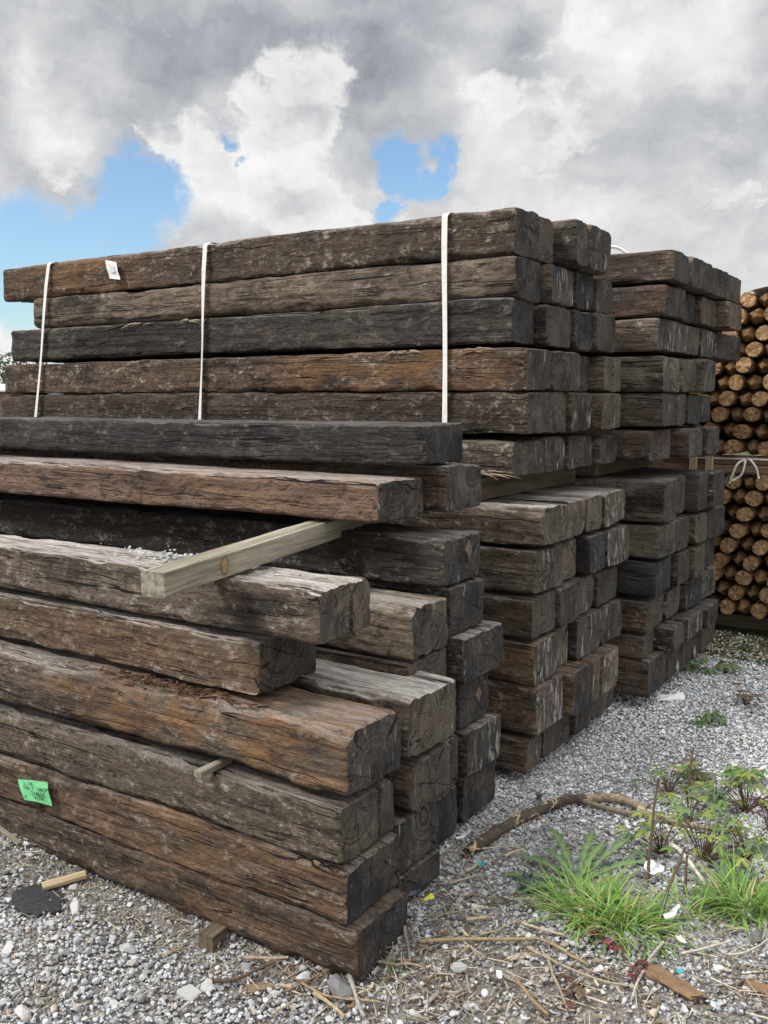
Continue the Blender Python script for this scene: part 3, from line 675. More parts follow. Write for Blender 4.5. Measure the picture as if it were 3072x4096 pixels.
# ------------------------------------------------------------------ bearers, batten, blocks
def batten(name, p0, p1, w, h, mat, label, cat, group=None, seed=1, n=40):
    """squared timber from p0 to p1 (underside centre line), local Y along its length"""
    p0 = np.array(p0, float); p1 = np.array(p1, float); d = p1 - p0; L = np.linalg.norm(d)
    ys = np.linspace(0, L, n); ys[1] = .004; ys[-2] = L - .004
    prof = []
    r = .003
    for cy, cz, a in ((-w / 2 + r, r, PI), (w / 2 - r, r, 1.5 * PI), (w / 2 - r, h - r, 0), (-w / 2 + r, h - r, PI / 2)):
        for k in range(3): prof.append((cy + r * math.cos(a + k * PI / 4), cz + r * math.sin(a + k * PI / 4)))
    prof = np.array(prof); m = len(prof)
    V = np.zeros((n, m, 3)); V[:, :, 0] = prof[:, 0]; V[:, :, 2] = prof[:, 1]; V[:, :, 1] = ys[:, None]
    V += .0016 * np.stack([fbm(V * 9 + seed, 2, seed), fbm(V * 0 + 3, 1, 1) * 0, fbm(V * 9 + seed + 40, 2, seed + 1)], -1)
    V = V.reshape(-1, 3)
    i = np.arange(n - 1)[:, None] * m; j = np.arange(m)[None]; j2 = (j + 1) % m
    q = np.stack([i + j, i + m + j, i + m + j2, i + j2], -1).reshape(-1, 4)
    V = np.concatenate([V, V, [[0, 0, h / 2], [0, L, h / 2]]]); b = n * m; c = 2 * b
    t = [(c, b + k, b + (k + 1) % m) for k in range(m)] + [(c + 1, b + (n - 1) * m + (k + 1) % m, b + (n - 1) * m + k) for k in range(m)]
    me = mesh_from(name, V, q, t, (mat,), smooth=False)
    o = link(name, me, p0)
    o.rotation_euler = (math.atan2(d[2], math.hypot(d[0], d[1])), 0, math.atan2(-d[0], d[1]))
    return tag(o, label, cat, group)

pb = batten('pine_batten', (-1.538, 1.425, .8665), (-1.668, 2.56, .912), .066, .058, M_PINE, 'pale pine batten laid across the sleepers of the loose stack', 'batten')
kn = MB(); a = np.linspace(0, 2 * PI, 14, endpoint=False)
kn.add([(.0345, .22 + .011 * math.cos(t), .030 + .018 * math.sin(t)) for t in a] + [(.0352, .22, .030)], None, [(k, (k + 1) % 14, 14) for k in range(14)], (.33, .22, .12))
kn.add([(.0342, .22 + .017 * math.cos(t), .030 + .025 * math.sin(t)) for t in a] + [(.0342, .22 + .011 * math.cos(t), .030 + .018 * math.sin(t)) for t in a], [(k, (k + 1) % 14, 14 + (k + 1) % 14, 14 + k) for k in range(14)], None, (.20, .15, .09))
link('knot', kn.mesh('knot', (M_DEBRIS,)), parent=pb)
batten('wood_block', (-1.543, 1.565, -.066), (-1.60, 2.55, -.066), .046, .062, M_BEAR, 'end of a squared wood block under the foot of the loose stack', 'wood block')
batten('wood_wedge', (-1.562, 1.572, .3925), (-1.562, 1.68, .3925), .024, .016, M_PINE, 'small grey wood wedge poking out between two sleepers of the loose stack', 'wedge')
GB_ = 'bearer timbers between the packs'
for x, wd in ((-1.475, .09), (-2.6, .09), (-3.55, .09)):
    batten('bearer_timber', (x, 2.775, .966), (x, 3.64, .966), wd, .076, M_BEAR, 'squared bearer timber between the strapped pack and the pack below', 'bearer', GB_)
for x in (-1.42, -2.4, -3.4):
    batten('bearer_timber', (x, 3.715, .988), (x, 4.66, .988), .10, .066, M_BEAR, 'squared bearer timber between the two packs beside the round posts', 'bearer', GB_)
M_SPAC = pale_timber('brown_spacer_wood', (.12, .075, .04), (.25, .165, .095), mc=(.1, .065, .035))
GS = 'ground skids under the stacks'
for y0, y1 in ((2.77, 3.6), (3.72, 4.7)):
    for x in (-1.6, -3.3):
        batten('ground_skid', (x, y0, .0 if y0 < 3 else .02), (x, y1, .0 if y0 < 3 else .02), .09, .058, M_BEAR, 'dark skid timber holding a stack off the gravel', 'skid', GS)

# ------------------------------------------------------------------ straps and papers
def strap(xt, xb, seed, label, tws=.3):
    f, bk, t, bo = 2.7405, 3.655, 1.922, 1.040
    path = [(xt, f + .035, t - .008), (xt, f + .012, t - .014), (xt, f + .002, t - .026)]
    for k in range(1, 9):
        u = k / 9; path.append((xt + (xb - xt) * u, f - .002 * math.sin(PI * u * 3), t - .02 + (bo - t + .02) * u))
    path += [(xb, f + .004, bo), (xb, f + .03, bo - .002), (xb, bk - .03, bo - .002), (xb, bk, bo + .01), (xt, bk, t - .01), (xt, bk - .03, t)]
    path = np.array(path); n = len(path)
    Pn = np.roll(path, -1, 0) - np.roll(path, 1, 0); Pn /= np.linalg.norm(Pn, axis=1)[:, None]
    side = np.array([1., 0, 0]); nr = np.cross(Pn, side)
    w = .0105; th = .0009
    tw = np.zeros(n); tw[3:11] = tws * np.sin(np.linspace(0, PI, 8)); sd = side[None] * np.cos(tw)[:, None] + nr * np.sin(tw)[:, None]
    V = np.stack([path - sd * w, path + sd * w, path + sd * w + nr * th, path - sd * w + nr * th], 1).reshape(-1, 3)
    q = []
    for k in range(n):
        a, b = 4 * k, 4 * ((k + 1) % n)
        for e in range(4): q.append((a + e, a + (e + 1) % 4, b + (e + 1) % 4, b + e))
    me = mesh_from('packing_strap', V, q, None, (M_STRAP,), smooth=False)
    return tag(link('packing_strap', me), label, 'strap', 'white straps round the middle stack')
strap(-3.562, -3.73, 1, 'white packing strap near the far end of the pack, beside the white paper')
strap(-2.615, -2.675, 2, 'white packing strap halfway along the strapped pack', .55)
strap(-1.548, -1.538, 3, 'white packing strap close to the sawn ends of the strapped pack')

def sheet(name, corners, n, curl, mat, seed, parent=None, thick=.0006):
    """thin crumpled sheet between four corners (tl, tr, br, bl)"""
    c = np.array(corners, float)
    u, v = np.meshgrid(np.linspace(0, 1, n), np.linspace(0, 1, n))
    u = u.ravel()[:, None]; v = v.ravel()[:, None]
    P = (c[0] * (1 - u) + c[1] * u) * (1 - v) + (c[3] * (1 - u) + c[2] * u) * v
    nr = np.cross(c[1] - c[0], c[3] - c[0]); nr /= np.linalg.norm(nr)
    bend = curl * (fbm(np.concatenate([u * 2.3, v * 2.3, u * 0], 1) + seed, 2, seed) + .6 * (np.abs(u[:, 0] - .5) * 2) ** 3)
    P = P + nr * bend[:, None]
    P2 = P - nr * thick
    q = []
    for a in range(n - 1):
        for b in range(n - 1):
            i = a * n + b; q.append((i, i + 1, i + n + 1, i + n))
    q2 = [tuple(x + n * n for x in f[::-1]) for f in q]
    rim = [k for k in range(n)] + [k * n + n - 1 for k in range(1, n)] + [n * n - 1 - k for k in range(1, n)] + [(n - 1 - k) * n for k in range(1, n - 1)]
    q3 = [(rim[(k + 1) % len(rim)], rim[k], rim[k] + n * n, rim[(k + 1) % len(rim)] + n * n) for k in range(len(rim))]
    return link(name, mesh_from(name, np.concatenate([P, P2]), q + q2 + q3, None, (mat,), smooth=False), parent=parent)

wl = tag(sheet('paper_label', [(-3.178, 2.740, 1.887), (-3.112, 2.736, 1.873), (-3.088, 2.733, 1.800), (-3.159, 2.737, 1.81)], 7, -.006, M_PAPER, 3), 'white paper label stapled to the top sleeper of the strapped pack', 'label')
mk = MB(); mk.add([(-3.158, 2.7325, 1.868), (-3.128, 2.7315, 1.862), (-3.118, 2.7295, 1.83), (-3.146, 2.731, 1.836)], [(0, 1, 2, 3)], None, (.6, .6, .62))
link('printed_patch', mk.mesh('printed_patch', (M_DEBRIS,)), parent=wl)

# the green note with its handwriting
NC = np.array([(-2.312, 1.600, .206), (-2.171, 1.597, .231), (-2.152, 1.594, .166), (-2.280, 1.600, .153)])
note = tag(sheet('paper_note', NC, 9, -.004, M_GREEN, 8), 'green paper note with black handwriting, stapled to a sleeper', 'note')
GL = {'6': [[(.8, 1), (.2, .6), (.1, .25), (.4, 0), (.75, .2), (.6, .45), (.15, .35)]], 'P': [[(.2, 0), (.2, 1), (.7, .95), (.75, .6), (.2, .5)]], 'M': [[(.0, 0), (.1, 1), (.5, .4), (.85, 1), (.95, 0)]],
      'F': [[(.15, 0), (.15, 1), (.8, 1)], [(.15, .55), (.65, .55)]], 'O': [[(.5, 1), (.1, .6), (.2, .1), (.6, 0), (.9, .5), (.5, 1)]], 'R': [[(.15, 0), (.15, 1), (.7, .9), (.65, .55), (.15, .5), (.85, 0)]],
      'J': [[(.1, 1), (.9, 1)], [(.6, 1), (.6, .15), (.3, 0), (.1, .2)]], 'N': [[(.1, 0), (.1, 1), (.85, 0), (.85, 1)]], 'S': [[(.85, .9), (.3, 1), (.2, .65), (.8, .4), (.7, .05), (.1, .1)]], 'T': [[(.0, 1), (1, 1)], [(.5, 1), (.5, 0)]],
      'I': [[(.5, 0), (.5, 1)]], 'B': [[(.15, 0), (.15, 1), (.7, .9), (.2, .55), (.8, .4), (.7, .0), (.15, 0)]], 'E': [[(.8, 1), (.15, 1), (.15, 0), (.85, 0)], [(.15, .5), (.7, .5)]], '7': [[(.1, 1), (.85, 1), (.4, 0)]], '0': [[(.5, 1), (.1, .6), (.2, .1), (.6, 0), (.9, .5), (.5, 1)]]}
def note_pt(u, v):
    p = (NC[0] * (1 - u) + NC[1] * u) * (1 - v) + (NC[3] * (1 - u) + NC[2] * u) * v
    return p + np.array([0, -.0052, 0])
ink = MB()
for txt, u0, u1, v in (('6 PM', .2, .52, .22), ('FOR P JONST', .16, .95, .42), ('TIMBER', .38, .85, .64), ('767760', .40, .80, .82)):
    cw = (u1 - u0) / len(txt)
    for i, chx in enumerate(txt):
        for st in GL.get(chx, []):
            pts = [note_pt(u0 + (i + .1 + .75 * a) * cw, v - .15 * bb) for a, bb in st]
            ink.tube(spline(pts, 8) if len(pts) > 2 else np.array(pts), .0007, 4)
link('handwriting', ink.mesh('handwriting', (M_INK,)), parent=note)
for u, v in ((.97, .3), (.1, .8), (.88, .82)):
    s = MB(); p = note_pt(u, v); s.tube([p + (-.004, 0, -.004), p, p + (.004, 0, .005)], .0009, 5); link('staple', s.mesh('staple', (M_STEEL,)), parent=note)

pp = sheet('paper_sheet', [(-1.15, 3.93, .034), (-1.055, 4.01, .045), (-1.03, 3.95, .03), (-1.125, 3.86, .03)], 7, .012, M_PAPER, 12)
tag(pp, 'white paper sheet lying on the gravel by the far stack', 'paper')
st = MB()
st.tube(spline([(-1.47, 3.83, 1.888), (-1.42, 3.84, 1.925), (-1.36, 3.86, 1.932), (-1.30, 3.88, 1.889)], 14), [.007] * 14, 6)
tag(link('strap_offcut', st.mesh('strap_offcut', (M_STRAP,))), 'white strap offcut arching on top of the stack beside the posts', 'strap')

# ------------------------------------------------------------------ round posts
def post_mesh(kind, seed):
    rs = np.random.default_rng(seed); sg = 22
    a = np.linspace(0, 2 * PI, sg, endpoint=False)
    r0 = .0412 * (1 + .05 * np.cos(2 * a + rs.uniform(0, 6)) + .02 * rs.normal(size=sg))
    if kind == 'flat':
        ys = [0, .003, .012, .3, .8, 1.5]; sc = [.95, .99, 1, 1.01, 1.02, 1.0]
        V = np.array([[(r0[k] * sc[i] * math.cos(a[k]), ys[i] + (.004 * rs.normal() if i == 0 else 0), r0[k] * sc[i] * math.sin(a[k])) for k in range(sg)] for i in range(len(ys))]).reshape(-1, 3)
        n = len(ys)
        q = [(i * sg + k, i * sg + (k + 1) % sg, (i + 1) * sg + (k + 1) % sg, (i + 1) * sg + k) for i in range(n - 1) for k in range(sg)]
        b = len(V); rim = V[:sg]
        r2 = rim * np.array([.55, 1, .55]) + np.stack([np.zeros(sg), .002 * rs.normal(size=sg), np.zeros(sg)], -1)
        V = np.concatenate([V, rim, r2, [[0, .001, 0]], [[0, 1.5, 0]]])
        qe = [(b + (k + 1) % sg, b + k, b + sg + k, b + sg + (k + 1) % sg) for k in range(sg)]
        t = [(b + sg + (k + 1) % sg, b + sg + k, b + 2 * sg) for k in range(sg)]
        tb = [((n - 1) * sg + k, (n - 1) * sg + (k + 1) % sg, b + 2 * sg + 1) for k in range(sg)]
        return mesh_from('round_post', V, q + qe, t + tb, (M_POST, M_PEND), [0] * len(q) + [1] * len(qe), [1] * len(t) + [0] * len(tb))
    # pointed: four flats cut to a blunt tip
    ph = rs.uniform(.5, 1.1)
    ys = [-.085, -.083, -.06, -.03, -.01, .015, .04, .07, .3, 1.5]
    V = []
    for y in ys:
        for k in range(sg):
            r = r0[k]
            if y < .07:
                lim = .012 + (y + .085) * .37
                c = max(abs(math.cos(a[k] - ph)), abs(math.sin(a[k] - ph)))
                r = min(r, lim / c)
            V.append((r * math.cos(a[k]), y, r * math.sin(a[k])))
    V = np.array(V); n = len(ys)
    q = [(i * sg + k, i * sg + (k + 1) % sg, (i + 1) * sg + (k + 1) % sg, (i + 1) * sg + k) for i in range(n - 1) for k in range(sg)]
    V = np.concatenate([V, [[0, -.0855, 0], [0, 1.5, 0]]]); c = n * sg
    t = [((k + 1) % sg, k, c) for k in range(sg)] + [((n - 1) * sg + k, (n - 1) * sg + (k + 1) % sg, c + 1) for k in range(sg)]
    me = mesh_from('round_post', V, q, t, (M_POST,), smooth=False)
    return me
FL = [post_mesh('flat', s) for s in range(6)]; PT = [post_mesh('point', 20 + s) for s in range(5)]
YP = 5.25
rp = random.Random(11)
ORD = ['first', 'second', 'third', 'fourth', 'fifth', 'sixth', 'seventh', 'eighth', 'ninth', 'tenth', 'eleventh', 'twelfth']
proto = {}
for tier, zb, nrow in (('lower', .172, 9), ('upper', 1.050, 10)):
    for i in range(nrow):
        z = zb + i * .0865
        for j in range(11):
            x = -1.665 + j * .083 + (i % 2) * .041 + rp.uniform(-.006, .006)
            flat = (j + (i // 2)) % 2 == 0
            me = rp.choice(FL if flat else PT)
            o = link('round_post', me, (x, YP + (rp.uniform(-.06, .01) if flat else rp.uniform(.05, .10)), z + rp.uniform(-.004, .004)), (rp.uniform(-.012, .012), rp.uniform(0, 6.28) if flat else rp.uniform(-.3, .3), rp.uniform(-.015, .015)))
            fe = 10 - j
            lab = '%s post, %s row up, %s in from the open edge, %s bundle' % ('flat ended' if flat else 'pointed', ORD[i], ORD[fe], tier)
            tag(o, lab, 'post', 'round fence posts in the bundle behind')
def xbar(name, x0, x1, y, z, w, h, mat, label, cat, group=None):
    m = batten(name, (x1, y, z), (x0, y, z), w, h, mat, label, cat, group)
    return m
xbar('spacer_timber', -1.9, -.75, YP + .03, .908, .07, .046, M_SPAC, 'dark spacer timber lying under the horizontal strap on the lower posts', 'spacer')
xbar('spacer_timber', -1.9, -.75, YP + .05, .957, .09, .046, M_SPAC, 'brown spacer timber between the two bundles of round posts', 'spacer')
xbar('ground_skid', -1.9, -.75, YP + .22, .02, .08, .075, M_BEAR, 'dark skid timber under the round posts', 'skid', GS)
ts = MB()
ts.tube(spline([(-1.9, YP - .002, .985), (-1.2, YP - .004, .988), (-.75, YP - .002, .985)], 12), .005, 6)
bow = (-1.10, YP - .02, .985)
ts.tube(spline([bow, (bow[0] - .03, bow[1] - .04, .965), (bow[0] - .055, bow[1] - .04, .90), (bow[0] - .07, bow[1] - .03, .86)], 12), .006, 6)
ts.tube(spline([bow, (bow[0] + .01, bow[1] - .05, .975), (bow[0] - .005, bow[1] - .05, .91), (bow[0] - .05, bow[1] - .05, .875)], 12), .006, 6)
ts.tube(spline([bow, (bow[0] + .03, bow[1] - .04, .99), (bow[0] + .065, bow[1] - .05, .95), (bow[0] + .08, bow[1] - .04, .89)], 12), .006, 6)
tag(link('tie_strap', ts.mesh('tie_strap', (M_STRAP,))), 'white strap tied in a bow across the bundles of round posts', 'strap')
ps = sheet('plastic_wrap', [(-1.16, YP + .35, 1.888), (-.75, YP + .35, 1.894), (-.75, YP - .02, 1.888), (-1.13, YP - .0, 1.884)], 10, .018, M_WPLAS, 5)
tag(ps, 'crumpled white plastic wrap on top of the round posts', 'plastic wrap')
batten('timber_slat', (-.75, YP + .10, 1.895), (-1.08, YP + .2, 1.892), .05, .02, M_OFFC, 'pale slat lying on the wrap above the round posts', 'slat')
for x, lb in ((-1.36, 'short pale peg standing on the lower posts, nearer the bearer'), (-1.275, 'short pale peg standing on the lower posts, nearer the flat post end')):
    batten('wood_peg', (x, YP - .05, .88), (x, YP - .05 + .001, 1.0), .035, .035, M_OFFC, lb, 'peg')

# ------------------------------------------------------------------ ground
def soilmask(x, y):
    x = np.asarray(x, float); y = np.asarray(y, float)
    def ell(cx, cy, rx, ry): return np.exp(-(((x - cx) / rx) ** 2 + ((y - cy) / ry) ** 2))
    m = 1.1 * ell(-.74, 1.80, .24, .14) + .9 * ell(-1.0, 1.72, .2, .1) + 1.0 * ell(-.36, 2.04, .12, .12) + .8 * ell(-1.02, 2.02, .07, .2) + 1.3 * ell(-2.2, 1.56, .5, .085) + 1.1 * ell(-1.62, 1.61, .5, .07) + .55 * ell(-1.72, 1.24, .09, .07) + .7 * ell(-1.15, 1.70, .12, .1)
    n = fbm(np.stack([x * 9, y * 9, x * 0 + 4.2], -1), 3, 77)
    return np.clip(m * (1 + .9 * n), 0, 1)

def axis(lo, hi, step, far):
    c = np.arange(lo, hi, step); g = [hi]; s = step
    while g[-1] < far: s *= 1.5; g.append(g[-1] + s)
    h = [lo]; s = step
    while h[-1] > -far: s *= 1.5; h.append(h[-1] - s)
    return np.unique(np.concatenate([h[::-1], c, g]))
gx = axis(-3.2, .8, .03, 900); gy = axis(.8, 5.8, .03, 900)
X, Y = np.meshgrid(gx, gy)
Z = gz(X, Y) + np.where((np.abs(X + 1) < 6) & (np.abs(Y - 3) < 6), .008 * fbm(np.stack([X * 4, Y * 4, X * 0], -1), 3, 5), 0) - np.where(np.hypot(X, Y) > 12, .05, 0)
V = np.stack([X, Y, Z], -1).reshape(-1, 3); nxg = len(gx)
i = np.arange(len(gy) - 1)[:, None] * nxg; j = np.arange(nxg - 1)[None]
q = np.stack([i + j, i + j + 1, i + nxg + j + 1, i + nxg + j], -1).reshape(-1, 4)
tag(link('ground', mesh_from('ground', V, q, None, (M_GROUND,))), kind='structure')

# ------------------------------------------------------------------ gravel
import bmesh
def ico(sub):
    bm = bmesh.new(); bmesh.ops.create_icosphere(bm, subdivisions=sub, radius=1)
    v = np.array([x.co[:] for x in bm.verts]); f = np.array([[x.index for x in p.verts] for p in bm.faces]); bm.free()
    return v / np.linalg.norm(v, axis=1)[:, None], f
ICO1, ICO2, ICO3 = ico(1), ico(2), ico(3)
def stone_verts(n, size, base, rs, K=7, flat=(.5, .85)):
    d = base[0]
    nn = rs.normal(size=(n, K, 3)); nn /= np.linalg.norm(nn, axis=2)[..., None]
    dk = rs.uniform(.42, .9, (n, K))
    dots = np.einsum('vi,nki->nvk', d, nn)
    r = np.min(np.where(dots > .05, dk[:, None, :] / np.maximum(dots, .05), 9), axis=2)
    r = np.minimum(r, 1.08)
    P = d[None] * r[..., None]
    P *= np.stack([np.ones(n), rs.uniform(.62, 1, n), rs.uniform(flat[0], flat[1], n)], -1)[:, None, :]
    a = rs.uniform(0, 2 * PI, n); t = rs.normal(0, .28, n); u = rs.normal(0, .28, n)
    ca, sa = np.cos(a), np.sin(a); ct, s_t = np.cos(t), np.sin(t); cu, su = np.cos(u), np.sin(u)
    x, y, z = P[..., 0], P[..., 1], P[..., 2]
    y, z = y * ct[:, None] - z * s_t[:, None], y * s_t[:, None] + z * ct[:, None]
    x, z = x * cu[:, None] + z * su[:, None], -x * su[:, None] + z * cu[:, None]
    x, y = x * ca[:, None] - y * sa[:, None], x * sa[:, None] + y * ca[:, None]
    return np.stack([x, y, z], -1) * (size / 2)[:, None, None]
PAL = np.array([(.27, .265, .255), (.34, .335, .325), (.21, .205, .20), (.44, .435, .425), (.56, .555, .54), (.68, .67, .65), (.145, .14, .14), (.36, .315, .255), (.28, .285, .30), (.33, .25, .19)])
PAL = np.minimum(PAL * 1.16, .50) * np.array([.97, .995, 1.03]); PAL[6] = (.15, .145, .145)
PW = np.array([.22, .22, .14, .17, .07, .025, .07, .05, .03, .01]); PW /= PW.sum()
def scatter(reg, dens, lo, hi, sig, base, rs, name, keep=None, lift=.12, brighten=1.):
    x0, x1, y0, y1 = reg
    n = int((x1 - x0) * (y1 - y0) * dens)
    x = rs.uniform(x0, x1, n); y = rs.uniform(y0, y1, n)
    m = np.ones(n, bool)
    # not deep beneath the stacks
    m &= ~((x < -1.32) & (y > 1.72) & (y < 2.6)); m &= ~((x < -1.36) & (y > 2.6) & (y < 4.7))
    m &= rs.uniform(0, 1, n) > .66 * soilmask(x, y)
    if keep is not None: m &= keep(x, y, rs)
    x, y = x[m], y[m]; n = len(x)
    s = np.clip(np.exp(rs.normal(math.log(lo), sig, n)), lo * .45, hi)
    P = stone_verts(n, s, base, rs)
    P[..., 0] += x[:, None]; P[..., 1] += y[:, None]
    P[..., 2] += (gz(x, y) + s * lift + rs.uniform(0, .006, n))[:, None]
    c = PAL[rs.choice(len(PAL), n, p=PW)] * rs.uniform(.8, 1.2, (n, 1)) * brighten
    nv = len(base[0])
    C = np.repeat(c, nv, 0)
    T = (base[1][None] + (np.arange(n) * nv)[:, None, None]).reshape(-1, 3)
    return P.reshape(-1, 3), T, C
rs = np.random.default_rng(21)
def vis(x, y, m=.12):       # the yard within sight and a little to the side
    return (x < -.19 * y + .45 + m) & (x > -1.62 * y - .25)
parts = []
parts.append(scatter((-2.75, .1, 1.0, 1.78), 13500, .0094, .028, .40, ICO2, rs, 'a', lambda x, y, r: vis(x, y), brighten=1.04))
parts.append(scatter((-1.4, .1, 1.78, 2.6), 12500, .0100, .024, .34, ICO2, rs, 'b', lambda x, y, r: vis(x, y)))
parts.append(scatter((-1.45, .0, 2.6, 3.5), 12500, .0110, .022, .28, ICO1, rs, 'c', lambda x, y, r: vis(x, y), brighten=1.5))
parts.append(scatter((-1.45, -.1, 3.5, 4.72), 9500, .0125, .024, .25, ICO1, rs, 'd', lambda x, y, r: vis(x, y), brighten=1.7))
parts.append(scatter((-1.3, -.3, 4.72, 5.3), 900, .014, .024, .3, ICO1, rs, 'e', brighten=1.3))
off = 0; VV = []; TT = []; CC = []
for p, t, c in parts:
    VV.append(p); TT.append(t + off); CC.append(c); off += len(p)
gm = mesh_from('gravel', np.concatenate(VV), None, np.concatenate(TT), (M_STONE,), smooth=False, cols=np.concatenate(CC))
tag(link('gravel', gm), kind='stuff', label='grey crushed stone gravel covering the yard')
# the stones one notices, each on its own
BIG = [((-1.962, 1.513), .052, 1.5, 'pale square cut stone on the gravel near the black rubber scrap'), ((-1.954, 1.30), .055, 1.5, 'white stone lying at the edge of the gravel farthest from the sleeper ends'),
       ((-1.702, 1.464), .042, 1.2, 'light rounded stone on the gravel between rubber scrap and wood block'), ((-1.448, 1.418), .065, 1.0, 'flat grey stone slab on the gravel below the wood block'),
       ((-1.405, 1.56), .045, .75, 'grey stone touching the wood block'), ((-1.437, 1.465), .045, 1.35, 'chalky white stone just below the wood block'), ((-1.714, 1.166), .05, 1.3, 'pale stone at the very bottom edge of the gravel'),
       ((-1.549, 1.479), .038, 1.2, 'white stone halfway between wood block and rounded stone'), ((-2.042, 1.566), .042, 1.1, 'flat pale stone beside the pine offcut'), ((-1.26, 1.598), .045, 1.5, 'white stone among twigs below the lowest sleeper end'),
       ((-.951, 1.778), .042, 1.0, 'buff stone in the mulch in front of the sleeper ends'), ((-1.092, 1.621), .036, 1.0, 'tan stone beside the mottled grey stick'), ((-.98, 1.62), .04, 1.3, 'pale stone near the bottom edge, past the mottled grey stick'),
       ((-1.154, 1.601), .085, .5, 'long dark grey stone crossed by the mottled grey stick'), ((-.895, 1.665), .034, 1.4, 'cream pebble in the mulch at the bottom of the photo'), ((-.395, 2.231), .06, .4, 'dark stone in front of the grass tussock by the photo edge'),
       ((-1.165, 2.22), .035, .9, 'rounded grey pebble near the thick end of the fallen branch')]
for (x, y), s, br, lb in BIG:
    P = stone_verts(1, np.array([s]), ICO3, rs, 14, (.5, .7))[0]
    c = np.array((.36, .358, .352)) * min(br, 1.25)
    me = mesh_from('loose_stone', P, None, ICO3[1], (M_STONE,), smooth=False, cols=np.tile(c, (len(P), 1)))
    tag(link('loose_stone', me, (x, y, float(gz(x, y)) + s * .18)), lb, 'stone', 'larger stones on the gravel')

# ------------------------------------------------------------------ straw, chips and twigs
deb = MB()
def debris(n, reg, lo, hi, wd, cols, wt):
    k = 0; tries = 0
    while k < n and tries < n * 30:
        tries += 1
        x = rs.uniform(reg[0], reg[1]); y = rs.uniform(reg[2], reg[3])
        if rs.uniform() > wt(x, y): continue
        k += 1
        L = rs.uniform(lo, hi); a = rs.uniform(0, PI); w = rs.uniform(*wd)
        z = float(gz(x, y)) + rs.uniform(.006, .018)
        ca, sa = math.cos(a), math.sin(a); tl = rs.normal(0, .12)
        Rm = np.array([(ca, -sa, 0), (sa, ca, 0), (0, 0, 1)]) @ np.array([(math.cos(tl), 0, math.sin(tl)), (0, 1, 0), (-math.sin(tl), 0, math.cos(tl))])
        c = np.array(cols[rs.integers(len(cols))]) * rs.uniform(.7, 1.25)
        deb.box((x, y, z), (L, w, w * rs.uniform(.3, .7)), Rm, c, w * .12)
TANS = [(.40, .34, .25), (.28, .22, .15), (.46, .41, .32), (.17, .13, .09), (.11, .08, .06), (.36, .33, .28)]
sm = lambda x, y: float(soilmask(x, y))
debris(900, (-1.4, -.15, 1.4, 2.3), .02, .085, (.001, .0026), TANS, lambda x, y: min(1, .06 + 1.1 * sm(x, y)))
debris(170, (-1.3, -.2, 1.45, 2.1), .008, .04, (.003, .009), TANS + [(.2, .12, .07)], lambda x, y: min(1, .03 + sm(x, y)))
debris(450, (-2.6, -1.2, 1.2, 1.62), .012, .05, (.0012, .003), TANS, lambda x, y: min(1, .04 + 1.2 * sm(x, y)))
debris(160, (-1.3, -.4, 2.2, 3.4), .02, .06, (.0015, .003), TANS, lambda x, y: .6)
debris(260, (-1.3, -.4, 4.7, 5.2), .03, .10, (.003, .006), TANS, lambda x, y: .8)
debris(130, (-1.22, -1.05, 1.85, 2.6), .015, .06, (.0015, .003), TANS, lambda x, y: .7)
tag(link('straw_litter', deb.mesh('straw_litter', (M_DEBRIS,), False)), kind='stuff', label='dry straw, bark crumbs and wood splinters strewn over the gravel')

